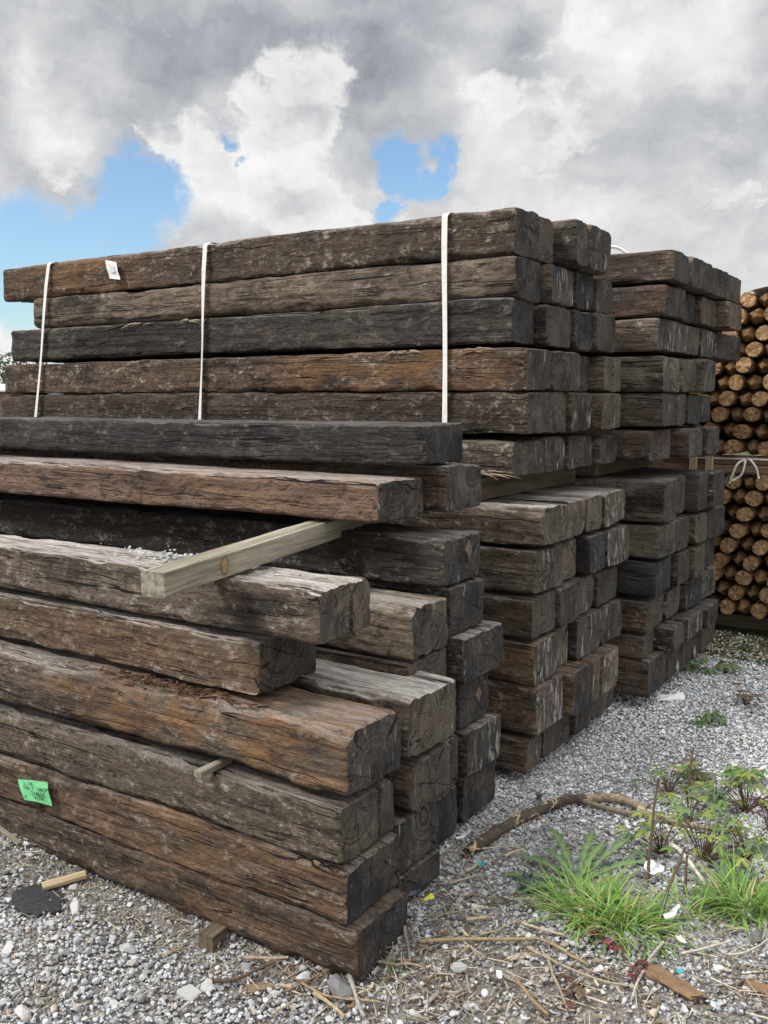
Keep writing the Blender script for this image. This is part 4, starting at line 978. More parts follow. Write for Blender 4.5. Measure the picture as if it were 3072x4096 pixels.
TW = [
([(-1.067, 1.793), (-0.989, 1.839), (-0.852, 1.905), (-0.82, 1.929), (-0.763, 1.92), (-0.688, 1.903)], .0060, (.26, .21, .11), 'long yellowish twig lying from the sleeper ends towards the grass'),
([(-1.128, 1.824), (-1.092, 1.776), (-1.057, 1.734)], .0055, (.22, .19, .15), 'short grey twig leaning at the foot of the lowest sleeper ends'),
([(-1.182, 1.658), (-1.145, 1.622), (-1.107, 1.587), (-1.059, 1.549)], .0078, (.30, .28, .25), 'mottled grey stick poking out from under the lowest sleeper'),
([(-1.202, 1.553), (-1.154, 1.544), (-1.095, 1.528)], .0072, (.36, .28, .17), 'thick tan stick cut off at its end, bottom of the photo'),
([(-1.267, 1.521), (-1.237, 1.592), (-1.206, 1.655)], .004, (.20, .14, .09), 'thin brown twig running under the lowest sleeper'),
([(-1.251, 1.573), (-1.167, 1.569), (-1.053, 1.606)], .004, (.30, .22, .13), 'thin tan twig crossing over the long dark stone'),
([(-1.24, 1.448), (-1.228, 1.544)], .0032, (.40, .33, .23), 'straw coloured stalk at the bottom beside the white stones'),
([(-1.424, 1.462), (-1.376, 1.522), (-1.347, 1.595)], .0065, (.11, .075, .05), 'dark brown stick on the white stones below the wood block'),
([(-1.424, 1.568), (-1.356, 1.606), (-1.327, 1.62)], .006, (.33, .25, .18), 'pinkish tan stick lying along the underside of the lowest sleeper'),
([(-1.121, 1.702), (-1.068, 1.719), (-1.012, 1.731)], .0045, (.27, .21, .14), 'knotty twig just in front of the lowest sleeper corner'),
([(-0.885, 1.97), (-0.776, 1.978)], .0045, (.37, .31, .22), 'straight tan stalk on the gravel beside the grass'),
([(-0.571, 2.078), (-0.578, 1.926), (-0.568, 1.841)], .0045, (.45, .41, .34), 'bent pale stalk in front of the wood chunk'),
([(-0.525, 2.054), (-0.441, 2.166)], .0045, (.46, .42, .36), 'pale straight stalk behind the wood chunk'),
([(-0.435, 2.108), (-0.398, 2.149), (-0.366, 2.224)], .0035, (.47, .43, .36), 'curved pale stalk by the photo edge'),
([(-0.831, 1.893), (-0.757, 1.873), (-0.674, 1.866), (-0.592, 1.874)], .0042, (.34, .27, .18), 'long thin stem lying over the mulch'),
([(-0.773, 1.871), (-0.728, 1.816), (-0.683, 1.765)], .0042, (.29, .24, .17), 'greyish stem among the little red leaves'),
([(-0.815, 1.792), (-0.754, 1.752), (-0.708, 1.731)], .006, (.24, .17, .10), 'brown stem in the mulch at the bottom edge'),
([(-1.126, 2.044), (-1.076, 2.127)], .0035, (.38, .31, .22), 'tan stalk on the gravel near the teal scrap'),
([(-1.116, 2.117), (-1.103, 2.184)], .0055, (.42, .34, .23), 'light wood sliver touching the teal scrap'),
([(-1.151, 2.248), (-1.055, 2.334)], .0035, (.42, .37, .30), 'pale stalk below the thick end of the branch'),
([(-1.001, 1.906), (-0.963, 1.948)], .0055, (.40, .31, .20), 'short tan stick above the long yellowish twig'),
([(-1.064, 2.249), (-1.038, 2.315)], .005, (.44, .36, .24), 'cream wood splinter on the gravel below the branch'),
([(-0.95, 1.874), (-0.887, 1.98)], .0038, (.30, .23, .15), 'brown stalk crossing behind the long yellowish twig'),
]
for n, (pts, r, c, lb) in enumerate(TW):
    p = spline([(x, y, float(gz(x, y)) + .014 + r) for x, y in pts], 22)
    p = p + np.stack([.004 * vnoise(p * 22 + n, 3), .004 * vnoise(p * 22 + n + 9, 4), .003 * vnoise(p * 22 + n + 5, 5)], -1)
    t = MB(); t.tube(p, r * .78 * np.linspace(1, .72, len(p)) * (1 + .12 * vnoise(p * 60, 6)), 8, c, True, .18, n)
    o = p.mean(0); me = t.mesh('twig', (M_BARK,)); ob = link('twig', me)
    tag(ob, lb, 'twig', 'fallen twigs and stalks')

# the forked branch: one long limb that ends torn, a thinner one beside it
br = MB()
p = spline([(-1.157, 2.201, 0.045), (-1.146, 2.328, 0.045), (-1.134, 2.428, 0.045), (-1.106, 2.532, 0.045), (-1.078, 2.626, 0.045), (-1.041, 2.707, 0.045), (-0.988, 2.75, 0.045), (-0.914, 2.777, 0.045), (-0.862, 2.778, 0.045), (-0.816, 2.756, 0.045)], 46)
p += .006 * np.stack([vnoise(p * 14, 1), vnoise(p * 14 + 5, 2), vnoise(p * 14 + 9, 3)], -1)
rr = np.interp(np.linspace(0, 1, 46), [0, .3, .6, .8, 1], [.0165, .0160, .0140, .0125, .0115])
cb = np.repeat(np.where(np.linspace(0, 1, 46)[:, None] < .62, np.array([[.085, .068, .055]]), np.array([[.30, .245, .165]])), 12, 0)
br.tube(p, rr * (1 + .12 * vnoise(p * 40, 7)), 12, (.1, .08, .06), True, .22, 3)
br.c[-1][:46 * 12] = cb * (1 + .5 * fbm(br.v[-1][:46 * 12] * np.array([30, 30, 30]), 3, 9)[:, None])
branch = tag(link('fallen_branch', br.mesh('fallen_branch', (M_BRANCH,))), 'cracked dark barked branch arching over the gravel beside the sleeper ends', 'branch')
b2 = MB(); p = spline([(-1.021, 2.716, 0.04), (-0.964, 2.705, 0.04), (-0.89, 2.706, 0.04), (-0.807, 2.717, 0.04), (-0.725, 2.725, 0.04), (-0.645, 2.733, 0.04), (-0.547, 2.768, 0.04)], 36)
p += .004 * np.stack([vnoise(p * 18, 4), vnoise(p * 18 + 5, 5), vnoise(p * 18 + 9, 6)], -1)
b2.tube(p, np.linspace(.0080, .0066, 36), 9, (.25, .205, .14), True, .2, 5); link('side_limb', b2.mesh('side_limb', (M_BARK,)), parent=branch)
b3 = MB()
for k in range(5):
    q0 = np.array((-0.816, 2.756, 0.045)) + rs.normal(0, .006, 3); b3.tube([q0 - (.03, .01, 0), q0 + (.02, .0, -.008), q0 + np.array([.055 + .03 * rs.uniform(), -.015 + .01 * rs.normal(), -.022])], [.006, .004, .001], 5, (.50, .43, .33))
link('torn_end', b3.mesh('torn_end', (M_DEBRIS,), False), parent=branch)

# ------------------------------------------------------------------ scraps on the ground
def chunk(name, p0, p1, w, h, c, lb, seed):
    p0 = np.array(p0); p1 = np.array(p1); d = p1 - p0; L = np.linalg.norm(d); n = 22
    xs = np.linspace(0, L, n); prof = []
    for a in np.linspace(0, 2 * PI, 18, endpoint=False):
        cx, sx = math.cos(a), math.sin(a); prof.append((np.sign(cx) * abs(cx) ** .75 * w / 2, np.sign(sx) * abs(sx) ** .75 * h / 2))
    prof = np.array(prof); m = MB()
    V = np.zeros((n, 18, 3)); V[..., 0] = xs[:, None]; V[..., 1] = prof[:, 0]; V[..., 2] = prof[:, 1] + h / 2
    s = 1 + .6 * fbm(V * np.array([16, 55, 55]) + seed, 4, seed); end = np.sqrt(np.clip(np.minimum(xs, L - xs) / (.18 * L), .12, 1))[:, None] * .3 + .7
    V[..., 1] *= s * end; V[..., 2] = (V[..., 2] - h / 2) * s * end + h / 2; V[..., 0] += .022 * fbm(V * np.array([10, 90, 90]) + 3, 2, seed + 5)
    cc = np.array(c) * (1 + .5 * fbm(V * np.array([10, 90, 90]), 3, seed + 9)[..., None])
    i = np.arange(n - 1)[:, None] * 18; j = np.arange(18)[None]; j2 = (j + 1) % 18
    q = np.stack([i + j, i + j2, i + 18 + j2, i + 18 + j], -1).reshape(-1, 4)
    V = V.reshape(-1, 3); V = np.concatenate([V, V[:18].mean(0)[None], V[-18:].mean(0)[None]]); b = n * 18
    t = [(b, (k + 1) % 18, k) for k in range(18)] + [(b + 1, (n - 1) * 18 + k, (n - 1) * 18 + (k + 1) % 18) for k in range(18)]
    m.add(V, q, t, np.concatenate([cc.reshape(-1, 3), [c, c]]))
    o = link(name, m.mesh(name, (M_DEBRIS,), False), (p0[0], p0[1], float(gz(p0[0], p0[1])) + .004), (0, 0, math.atan2(d[1], d[0])))
    tag(o, lb, 'wood scrap', 'pieces of scrap wood on the ground'); return o
chunk('wood_chunk', (-.572, 1.965), (-.452, 1.915), .040, .020, (.21, .135, .078), 'rotten brown wood chunk lying below the grass', 4)
chunk('wood_chunk', (-.365, 2.03), (-.27, 2.02), .03, .014, (.20, .12, .07), 'reddish wood chunk cut by the photo edge', 9)
chunk('wood_chunk', (-.862, 1.845), (-.815, 1.912), .018, .008, (.42, .35, .25), 'flat pale wood chip in the mulch', 14)
chunk('wood_chunk', (-1.35, 1.50), (-1.31, 1.545), .02, .012, (.22, .16, .105), 'grey bark piece beside the dark brown stick', 17)
chunk('wood_chunk', (-1.04, 1.50), (-1.01, 1.56), .030, .008, (.38, .29, .18), 'broad yellow wood chip at the bottom edge', 19)
batten('pine_offcut', (-2.10, 1.512, float(gz(-2.1, 1.51)) + .008), (-2.044, 1.612, float(gz(-2.05, 1.6)) + .014), .034, .012, M_OFFC, 'fresh tan pine offcut lying beside the black rubber scrap', 'offcut')
batten('wood_sliver', (-2.46, 1.60, .035), (-2.30, 1.588, .012), .016, .009, M_PINE, 'pale wood sliver leaning out from under the lowest sleeper', 'sliver')
# black rubber scrap
rb = MB(); oc = np.array([(-2.118, 1.425), (-2.135, 1.47), (-2.115, 1.505), (-2.06, 1.522), (-2.01, 1.52), (-1.985, 1.48), (-2.0, 1.455), (-2.008, 1.43), (-2.05, 1.415), (-2.09, 1.418)])
oc = spline(np.concatenate([oc, oc[:1]]), 41)[:-1, :2] if False else np.array([tuple(v) for v in spline(np.column_stack([np.concatenate([oc, oc[:1]]), np.zeros(11)]), 41)[:-1, :2]])
oc += .010 * np.stack([vnoise(np.column_stack([oc * 40, oc[:, 0] * 0]), 3), vnoise(np.column_stack([oc * 40, oc[:, 0] * 0 + 5]), 4)], -1); zc = np.array([float(gz(x, y)) for x, y in oc])
rb.add(np.concatenate([np.column_stack([oc, zc + .002]), np.column_stack([oc, zc + .0125]), [[oc[:, 0].mean(), oc[:, 1].mean(), zc.mean() + .016]]]), [(k, (k + 1) % 40, 40 + (k + 1) % 40, 40 + k) for k in range(40)], [(40 + k, 40 + (k + 1) % 40, 80) for k in range(40)])
tag(link('rubber_scrap', rb.mesh('rubber_scrap', (M_RUBBER,), False)), 'black crumb rubber mat scrap lying on the gravel', 'rubber mat')

def scrap(name, x, y, s, mat, lb, seed, z=.02, lift=.0, cat='plastic scrap', group='bits of litter', tilt=.3):
    a = random.Random(seed).uniform(0, PI); ca, sa = math.cos(a) * s, math.sin(a) * s
    g = float(gz(x, y)) + z
    c = [(x - ca, y - sa, g + lift), (x + ca * .8, y + sa * .8, g + tilt * s), (x + ca * .9 - sa, y + sa * .7 + ca, g + lift + tilt * s), (x - ca - sa * .6, y - sa + ca * .8, g + .002)]
    tag(sheet(name, c, 6, s * .35, mat, seed), lb, cat, group)
scrap('plastic_scrap', -1.087, 2.17, .016, M_TEAL, 'teal plastic scrap on the gravel near the long stalks', 1)
scrap('plastic_scrap', -.503, 1.985, .009, M_TEAL, 'tiny teal plastic crumb behind the rotten wood chunk', 2)
scrap('plastic_scrap', -1.20, 2.275, .022, M_WPLAS, 'white plastic scrap by the thick end of the branch', 3, tilt=1.2)
scrap('plastic_scrap', -.574, 2.185, .022, M_WPLAS, 'clear white torn plastic between the two grass tussocks', 4, tilt=1.3)
scrap('plastic_scrap', -.845, 1.783, .013, M_WPLAS, 'small white torn scrap in the mulch', 5)
scrap('plastic_scrap', -.532, 2.108, .015, M_PAPER, 'white shred lying before the pale stalk', 6)
scrap('plastic_scrap', -1.121, 1.935, .018, M_YPLAS, 'yellow and green plastic scrap beside the lowest sleeper ends', 7)
scrap('plastic_scrap', -1.155, 1.942, .03, M_BPLAS, 'black plastic tray piece tucked beside the lowest sleeper ends', 8, tilt=.7)
scrap('plastic_scrap', -.945, 2.15, .03, M_BPLAS, 'black plastic flap under the dandelion leaves', 9)
scrap('plastic_scrap', -1.13, 2.66, .022, M_BPLAS, 'dark torn strip beside the middle stack foot', 10)
scrap('plastic_scrap', -.955, 2.79, .012, M_PAPER, 'cream scrap standing behind the arch of the branch', 11, tilt=1.4)
# broken white saucer
sh = MB(); a = np.linspace(0, 2 * PI, 19)[:-1]; rad = .024 * (1 + .25 * np.sin(3 * a + 1) * (np.cos(a) > 0))
ring = lambda s, z: [(s * r * math.cos(t), s * r * math.sin(t) * .8, z) for r, t in zip(rad, a)]
sh.add(ring(1, .008) + ring(.7, .001) + [(0, 0, 0)] + ring(1, .005) + ring(.7, -.002), [(k, (k + 1) % 18, 18 + (k + 1) % 18, 18 + k) for k in range(18)] + [(37 + (k + 1) % 18, 37 + k, 55 + k, 55 + (k + 1) % 18) for k in range(18)] + [((k + 1) % 18, k, 37 + k, 37 + (k + 1) % 18) for k in range(18)], [(18 + k, 18 + (k + 1) % 18, 36) for k in range(18)])
tag(link('saucer_shard', sh.mesh('saucer_shard', (M_WPLAS,)), (-.683, 2.36, .065), (.75, .15, .3)), 'round white cracked disc among the grass blades', 'disc')

# ------------------------------------------------------------------ plants
def blade(m, base, az, L, bend, w, col, tip=None, n=7, th0=0.):
    t = np.linspace(0, 1, n)
    th = np.minimum(th0 + t * bend, 1.95)
    z = L * np.cumsum(np.cos(th)) / n; r = L * np.cumsum(np.sin(th)) / n
    r -= r[0]; z -= z[0]
    ww = w * np.clip(np.minimum(1.0, (1 - t) * 2.2), .06, 1) * np.clip(.6 + t * 2, .6, 1)
    d = np.array([math.cos(az), math.sin(az), 0]); s = np.array([-math.sin(az), math.cos(az), 0])
    c = base + d * r[:, None] + np.array([0, 0, 1]) * np.maximum(z, -.01 + 0 * z)[:, None]
    V = np.concatenate([c - s * ww[:, None] / 2, c + (0, 0, -w * .12), c + s * ww[:, None] / 2])
    q = [(k, n + k, n + k + 1, k + 1) for k in range(n - 1)] + [(n + k, 2 * n + k, 2 * n + k + 1, n + k + 1) for k in range(n - 1)]
    cc = np.tile(np.array(col), (3 * n, 1))
    if tip is not None:
        f = np.tile(sst(.6, 1, t), 3)[:, None]; cc = cc * (1 - f) + np.array(tip) * f
    m.add(V, q, None, cc)
GRN = [(.18, .34, .055), (.22, .39, .08), (.13, .26, .05), (.28, .43, .12), (.19, .33, .09)]
DRY = [(.50, .42, .16), (.46, .38, .20), (.55, .48, .28)]
def tussock(cx, cy, n, rad, lo, hi, lb, seed, dry=.17, w=(.0028, .0055)):
    m = MB(); r = np.random.default_rng(seed)
    for k in range(n):
        a = r.uniform(0, 2 * PI); d = rad * r.uniform() ** .7
        bx, by = cx + d * math.cos(a), cy + d * .8 * math.sin(a)
        az = a + r.normal(0, .7) if r.uniform() < .7 else r.uniform(0, 2 * PI)
        isd = r.uniform() < dry
        c = np.array(DRY[r.integers(3)] if isd else GRN[r.integers(5)]) * r.uniform(.8, 1.2)
        blade(m, np.array([bx, by, float(gz(bx, by)) + .002]), az, r.uniform(lo, hi) * (1 if not isd else .8), r.uniform(.4, 1.6), r.uniform(*w), c, DRY[r.integers(3)] if r.uniform() < .2 else None, th0=r.uniform(.25, 1.3))
    tag(link('grass_tussock', m.mesh('grass_tussock', (M_LEAF,))), lb, 'grass tussock', 'grass tussocks growing through the gravel')
tussock(-.765, 2.13, 330, .10, .09, .20, 'wide green grass tussock below the dandelion', 1)
tussock(-.675, 2.11, 230, .10, .08, .19, 'flattened grass tussock leaning towards the wood chunk, beside the wide one', 5, .16)
tussock(-.45, 2.36, 340, .08, .09, .22, 'spiky grass tussock cut by the photo edge', 2, .12)
tussock(-.565, 2.24, 90, .10, .06, .16, 'thin grass joining the two larger tussocks, around the dark stalk', 7, .2)
tussock(-1.075, 1.70, 14, .02, .04, .08, 'tiny grass sprig at the lowest sleeper corner', 3, .2, (.0015, .0025))
tussock(-.55, 2.82, 60, .06, .03, .08, 'fine dark grass patch below the thin limb of the branch', 6, .0, (.0012, .002))

def leaf(m, base, az, L, w, up, droop, lobes, depth, col, vein=None, n=None, roll=0., seed=0):
    """lobed leaf blade as a strip on a curved midrib"""
    r = np.random.default_rng(seed); n = n or lobes * 4 + 1
    t = np.linspace(0, 1, n)
    ang = up - droop * t
    x = np.concatenate([[0], np.cumsum(np.cos(ang[:-1]))]) * L / (n - 1); z = np.concatenate([[0], np.cumsum(np.sin(ang[:-1]))]) * L / (n - 1)
    env = np.sin(np.clip(t * 1.05 + .03, 0, 1) * PI) ** .6 * (.45 + .75 * t)
    saw = 1 - depth * (1 - ((t * lobes) % 1)) if lobes else np.ones(n)
    hw = w / 2 * env * saw + .0012
    d = np.array([math.cos(az), math.sin(az), 0]); s = np.array([-math.sin(az), math.cos(az), 0])
    c = np.asarray(base) + d * x[:, None] + np.array([0, 0, 1]) * z[:, None]
    nrm = np.stack([-np.sin(ang)[:, None] * d + np.cos(ang)[:, None] * np.array([0, 0, 1])], 0)[0]
    s2 = s * math.cos(roll) + nrm * math.sin(roll)
    cup = hw[:, None] * .22 * nrm; back = -d * (hw * depth * .35)[:, None]
    V = np.concatenate([c + s2 * hw[:, None] + cup - back * 0 + back, c, c - s2 * hw[:, None] + cup + back])
    q = [(k, n + k, n + k + 1, k + 1) for k in range(n - 1)] + [(n + k, 2 * n + k, 2 * n + k + 1, n + k + 1) for k in range(n - 1)]
    cc = np.tile(np.array(col), (3 * n, 1)) * r.uniform(.88, 1.12, (3 * n, 1))
    cc[n:2 * n] = np.array(vein if vein is not None else col) * 1.15
    m.add(V, q, None, cc)

da = empty('dandelion_plant', (-.845, 2.235, .022)); tag(da, 'dandelion with long toothed leaves at the back of the wide tussock', 'plant')
for az, L, up, dr in ((R(128), .30, .75, 1.0), (R(100), .27, .95, 1.1), (R(72), .36, .8, .9), (R(200), .22, .5, .8), (R(165), .22, .6, .9), (R(228), .20, .55, 1.0), (R(45), .24, .9, 1.0), (R(145), .20, 1.0, 1.4), (R(85), .2, 1.1, 1.0)):
    m = MB(); leaf(m, (0, 0, 0), az, L, .044, up * .62, dr * .75, 7, .8, (.085, .185, .045), (.22, .30, .14), n=43, seed=int(L * 100))
    link('leaf', m.mesh('leaf', (M_LEAF,)), parent=da)

def herb(x, y, n, H, lb, seed, cols, stemc=(.13, .075, .045), sz=.043, cat='plant', grp='small ferny leaved plants in the gravel'):
    r = np.random.default_rng(seed); e = empty('ferny_plant', (x, y, float(gz(x, y)))); tag(e, lb, cat, grp)
    for k in range(int(n * 2.0)):
        az = r.uniform(0, 2 * PI); el = r.uniform(.35, 1.35); L = H * r.uniform(.6, 1.1)
        tip = np.array([L * math.cos(el) * math.cos(az), L * math.cos(el) * math.sin(az), L * math.sin(el)])
        sm_ = MB(); p = spline([(0, 0, 0), tip * .5 + (0, 0, .012), tip], 8)
        sm_.tube(p, np.linspace(.0019, .001, 8), 5, np.array(stemc) * r.uniform(.8, 1.3))
        stem = link('stem', sm_.mesh('stem', (M_LEAF,)), parent=e)
        c = np.array(cols[r.integers(len(cols))]) * r.uniform(.85, 1.2); m = MB(); s = sz * r.uniform(.65, 1.15)
        tilt = r.uniform(-.5, .3)
        for da_, sc in ((0, 1.0), (.95, .85), (-.95, .85), (1.85, .55), (-1.85, .55)):
            leaf(m, tip, az + da_, s * sc, s * sc * .5, tilt + .1, .6, 5, .72, c * r.uniform(.9, 1.1), c * .9, n=21, roll=r.uniform(-.4, .4), seed=seed * 50 + k)
        link('leaf', m.mesh('leaf', (M_LEAF,)), parent=stem)
YG = [(.24, .31, .075), (.18, .28, .08), (.28, .31, .08), (.15, .25, .09)]
DG = [(.12, .18, .09), (.15, .16, .09), (.10, .17, .08)]
RG = [(.13, .05, .042), (.17, .05, .05), (.13, .09, .05)]
herb(-.81, 2.94, 7, .12, 'red stemmed ferny plant behind the branch, near its torn end', 1, YG + RG[2:])
herb(-.60, 2.55, 15, .16, 'largest red stemmed ferny plant, behind the spiky tussock', 2, YG)
herb(-.71, 2.53, 9, .13, 'ferny plant with grey green leaves beside the largest one', 3, DG + YG[:1])
herb(-.70, 2.78, 7, .11, 'ferny plant reaching over the thin limb of the branch', 4, YG + DG)
herb(-.57, 2.95, 12, .14, 'leafy green plant where the thin limb ends', 5, YG + [(.10, .22, .07)])
herb(-.66, 2.96, 8, .10, 'ferny plant with bronze leaves just behind the thin limb', 6, YG + DG, sz=.045)
herb(-.745, 3.08, 7, .08, 'small bronze plant behind the branch on bare gravel', 7, DG + RG[2:], sz=.04)
herb(-.50, 2.62, 8, .12, 'low ferny plant by the photo edge above the spiky tussock', 8, DG + YG, sz=.045)
herb(-.485, 2.86, 5, .08, 'dark reddish plant at the photo edge under the leafy one', 13, [(.10, .045, .04), (.13, .06, .05)], sz=.04)
herb(-.727, 2.02, 2, .04, 'red leaved seedling under the wide tussock', 10, RG, sz=.022)
herb(-.672, 2.012, 2, .035, 'crimson leaved seedling beside the bent blades', 14, [(.24, .05, .065)], sz=.02)
herb(-.60, 1.945, 3, .045, 'wine red seedling next to the rotten wood chunk', 11, RG, sz=.024)
herb(-.685, 1.815, 3, .04, 'rusty seedling in the mulch near the bottom edge', 12, RG + DG[1:2], sz=.024)
WG = 'low weeds scattered on the far gravel'
herb(-.869, 3.712, 6, .07, 'bright green weed alone on the far gravel', 20, [(.13, .25, .05)], (.1, .15, .05), .045, grp=WG)
herb(-.80, 4.02, 7, .09, 'reddish dry weed alone on the far gravel', 21, [(.20, .10, .06), (.16, .12, .06)], sz=.04, grp=WG)
herb(-.615, 3.19, 5, .06, 'broad leaved green weed alone behind the branch', 22, [(.13, .22, .06)], (.1, .15, .05), .06, grp=WG)
herb(-1.10, 4.42, 7, .07, 'green weed at the foot of the far stack', 23, [(.11, .20, .05)], (.1, .15, .05), .05, grp=WG)
herb(-.985, 4.45, 7, .07, 'pale green weed beside the far stack foot', 24, [(.15, .2, .08)], (.1, .15, .05), .05, grp=WG)

for (x, y), H, lean, lb in (((-.693, 2.345), .30, (.02, .0), 'tall dead stalk standing behind the white disc'), ((-.612, 2.172), .19, (.045, .06), 'dark dead stalk leaning between the two tussocks'), ((-.597, 2.35), .11, (.005, .0), 'short dark dead stalk under the bleached stick'), ((-.755, 2.955), .17, (.012, .01), 'thin dead stalk standing at the thin limb of the branch')):
    z = float(gz(x, y)); m = MB(); p = spline([(x, y, z - .01), (x + lean[0] * .4, y + lean[1] * .5, z + H * .5), (x + lean[0], y + lean[1], z + H)], 14)
    p += .002 * np.stack([vnoise(p * 40, 1), vnoise(p * 40, 2), p[:, 0] * 0], -1)
    m.tube(p, np.linspace(.005, .003, 14), 7, (.15, .105, .07), True, .2, 3); tag(link('dead_stalk', m.mesh('dead_stalk', (M_BARK,))), lb, 'dead stalk', 'dead stalks standing in the gravel')
m = MB(); p = spline([(-.655, 2.40, .125), (-.62, 2.40, .11), (-.545, 2.36, .06)], 16); m.tube(p, np.linspace(.007, .005, 16), 8, (.55, .51, .45), True, .15, 4)
tag(link('bleached_stick', m.mesh('bleached_stick', (M_BARK,))), 'bleached white stick propped across the grass', 'stick')

# mossy verge in front of the posts
mv = MB(); r = np.random.default_rng(31)
for k in range(5200):
    x = r.uniform(-1.35, -.25); y = 4.62 + .6 * r.uniform() ** .8
    if fbm(np.array([[x * 6, y * 6, 0]]), 2, 3)[0] < -.25 + .4 * (y < 4.75): continue
    c = np.array([(.10, .13, .035), (.14, .15, .05), (.18, .16, .07), (.08, .12, .03)][r.integers(4)]) * r.uniform(.8, 1.2)
    blade(mv, np.array([x, y, .018]), r.uniform(0, 6.28), r.uniform(.015, .045), r.uniform(.3, 1.4), r.uniform(.003, .006), c, n=4)
for k in range(230):
    x = r.uniform(-1.35, -.25); y = r.uniform(4.7, 5.2); s = r.uniform(.004, .009)
    v = ICO1[0] * s + (x, y, .03 + r.uniform(0, .015)); mv.add(v, None, ICO1[1], (.62, .62, .55))
tag(link('moss_verge', mv.mesh('moss_verge', (M_LEAF,))), kind='stuff', label='mossy grass verge with white specks before the round posts')

# far hedgerow trees and a white shed beyond the yard
def far_tree(x, y, H, W, lb, seed):
    r = np.random.default_rng(seed); e = empty('hedgerow_tree', (x, y, -.05)); tag(e, lb, 'tree', 'trees far beyond the yard')
    m = MB(); m.tube(spline([(0, 0, 0), (.1, 0, H * .35), (0, .1, H * .8)], 8), np.linspace(.035 * H, .008 * H, 8), 8, (.09, .07, .05), True, .2, seed)
    for k in range(6):
        a = r.uniform(0, 6.28); z = H * r.uniform(.3, .6); m.tube([(0, 0, z), (W * .3 * math.cos(a), W * .3 * math.sin(a), z + H * .2)], [.014 * H, .004 * H], 6, (.09, .07, .05))
    link('trunk', m.mesh('trunk', (M_BARK,)), parent=e)
    c = MB()
    cl = [(r.normal(0, W * .24), r.normal(0, W * .24), H * (.58 + .17 * r.normal()), W * r.uniform(.12, .24)) for _ in range(16)]
    for k in range(1500):
        b = cl[r.integers(16)]; d = r.normal(size=3); d /= np.linalg.norm(d)
        p = np.array(b[:3]) + d * b[3] * r.uniform(.5, 1) ** .5
        if p[2] < .12 * H: continue
        u = r.normal(size=3); u /= np.linalg.norm(u); w = np.cross(u, d); s = .035 * H * r.uniform(.6, 1.2)
        c.add([p - u * s, p + w * s * .6, p + u * s, p - w * s * .6], [(0, 1, 2, 3)], None, np.array((.075, .10, .045)) * r.uniform(.6, 1.4))
    link('crown', c.mesh('crown', (M_LEAF,)), parent=e)
for n, (x, y, H, W, lb) in enumerate(((-72, 52, 6.2, 6, 'rounded hedgerow tree seen past the far end of the strapped pack'), (-79, 49, 5.2, 6, 'low hedgerow tree at the photo edge beyond the yard'), (-60, 62, 5.5, 6, 'hedgerow tree behind the strapped pack'), (-40, 80, 6., 7, 'hedgerow tree behind the far stack'), (-88, 44, 6, 7, 'bushy hedgerow tree farthest along the hedge'))):
    far_tree(x, y, H, W, lb, 40 + n)
shd = empty('storage_shed', (-46, 31.0, -.05), R(35)); tag(shd, 'low white roofed shed far beyond the end of the strapped pack', 'shed')
m = MB(); m.box((0, 0, .95), (5, 3.2, 1.9), None, (.22, .15, .12)); link('wall', m.mesh('wall', (M_DEBRIS,), False), parent=shd)
m = MB(); m.add([(-2.7, -1.8, 1.9), (2.7, -1.8, 1.9), (2.7, 0, 2.25), (-2.7, 0, 2.25), (2.7, 1.8, 1.9), (-2.7, 1.8, 1.9), (-2.7, -1.8, 1.82), (2.7, -1.8, 1.82), (2.7, 1.8, 1.82), (-2.7, 1.8, 1.82)], [(0, 1, 2, 3), (3, 2, 4, 5), (0, 6, 7, 1), (5, 4, 8, 9), (6, 9, 8, 7)], [(1, 4, 2), (0, 3, 5)], (.7, .7, .7)); link('roof', m.mesh('roof', (M_WPLAS,), False), parent=shd)
m = MB(); m.box((.8, -1.62, .9), (.9, .05, 1.75), None, (.3, .3, .3)); link('door', m.mesh('door', (M_DEBRIS,), False), parent=shd)

# splintered fibres lifting from a few edges
def splinters(o, x, y, z, n, L, seed, col=(.34, .27, .19)):
    r = np.random.default_rng(seed); m = MB()
    for k in range(n):
        l = L * r.uniform(.5, 1.2); a = r.normal(0, .16); b = r.normal(0, .15); sx = r.choice([-1, 1])
        p0 = np.array([x - o.location.x + r.normal(0, L * .5), y - o.location.y + r.normal(0, .003), z - o.location.z + r.normal(0, .004)])
        d = np.array([sx * math.cos(a), -abs(math.sin(a)) * .5, math.sin(b) - .08]) * l
        m.tube([p0, p0 + d * .5 + (0, 0, .002), p0 + d], [.0035 * r.uniform(.5, 1.2), .0028, .0004], 5, np.array(col) * r.uniform(.6, 1.3))
    link('splinter', m.mesh('splinter', (M_DEBRIS,), False), parent=o)
splinters(PLATE[('2u3', 0)], -2.72, 2.748, 1.618, 5, .05, 1)
splinters(PLATE[('2u3', 0)], -3.0, 2.748, 1.618, 4, .07, 2)
splinters(PLATE[('2u4', 0)], -1.72, 2.747, 1.468, 6, .05, 3)
splinters(PLATE[('2u4', 0)], -1.42, 2.747, 1.462, 8, .05, 4, (.26, .19, .12))
splinters(PLATE[('2u6', 0)], -1.40, 2.748, 1.064, 16, .09, 5, (.30, .23, .16))
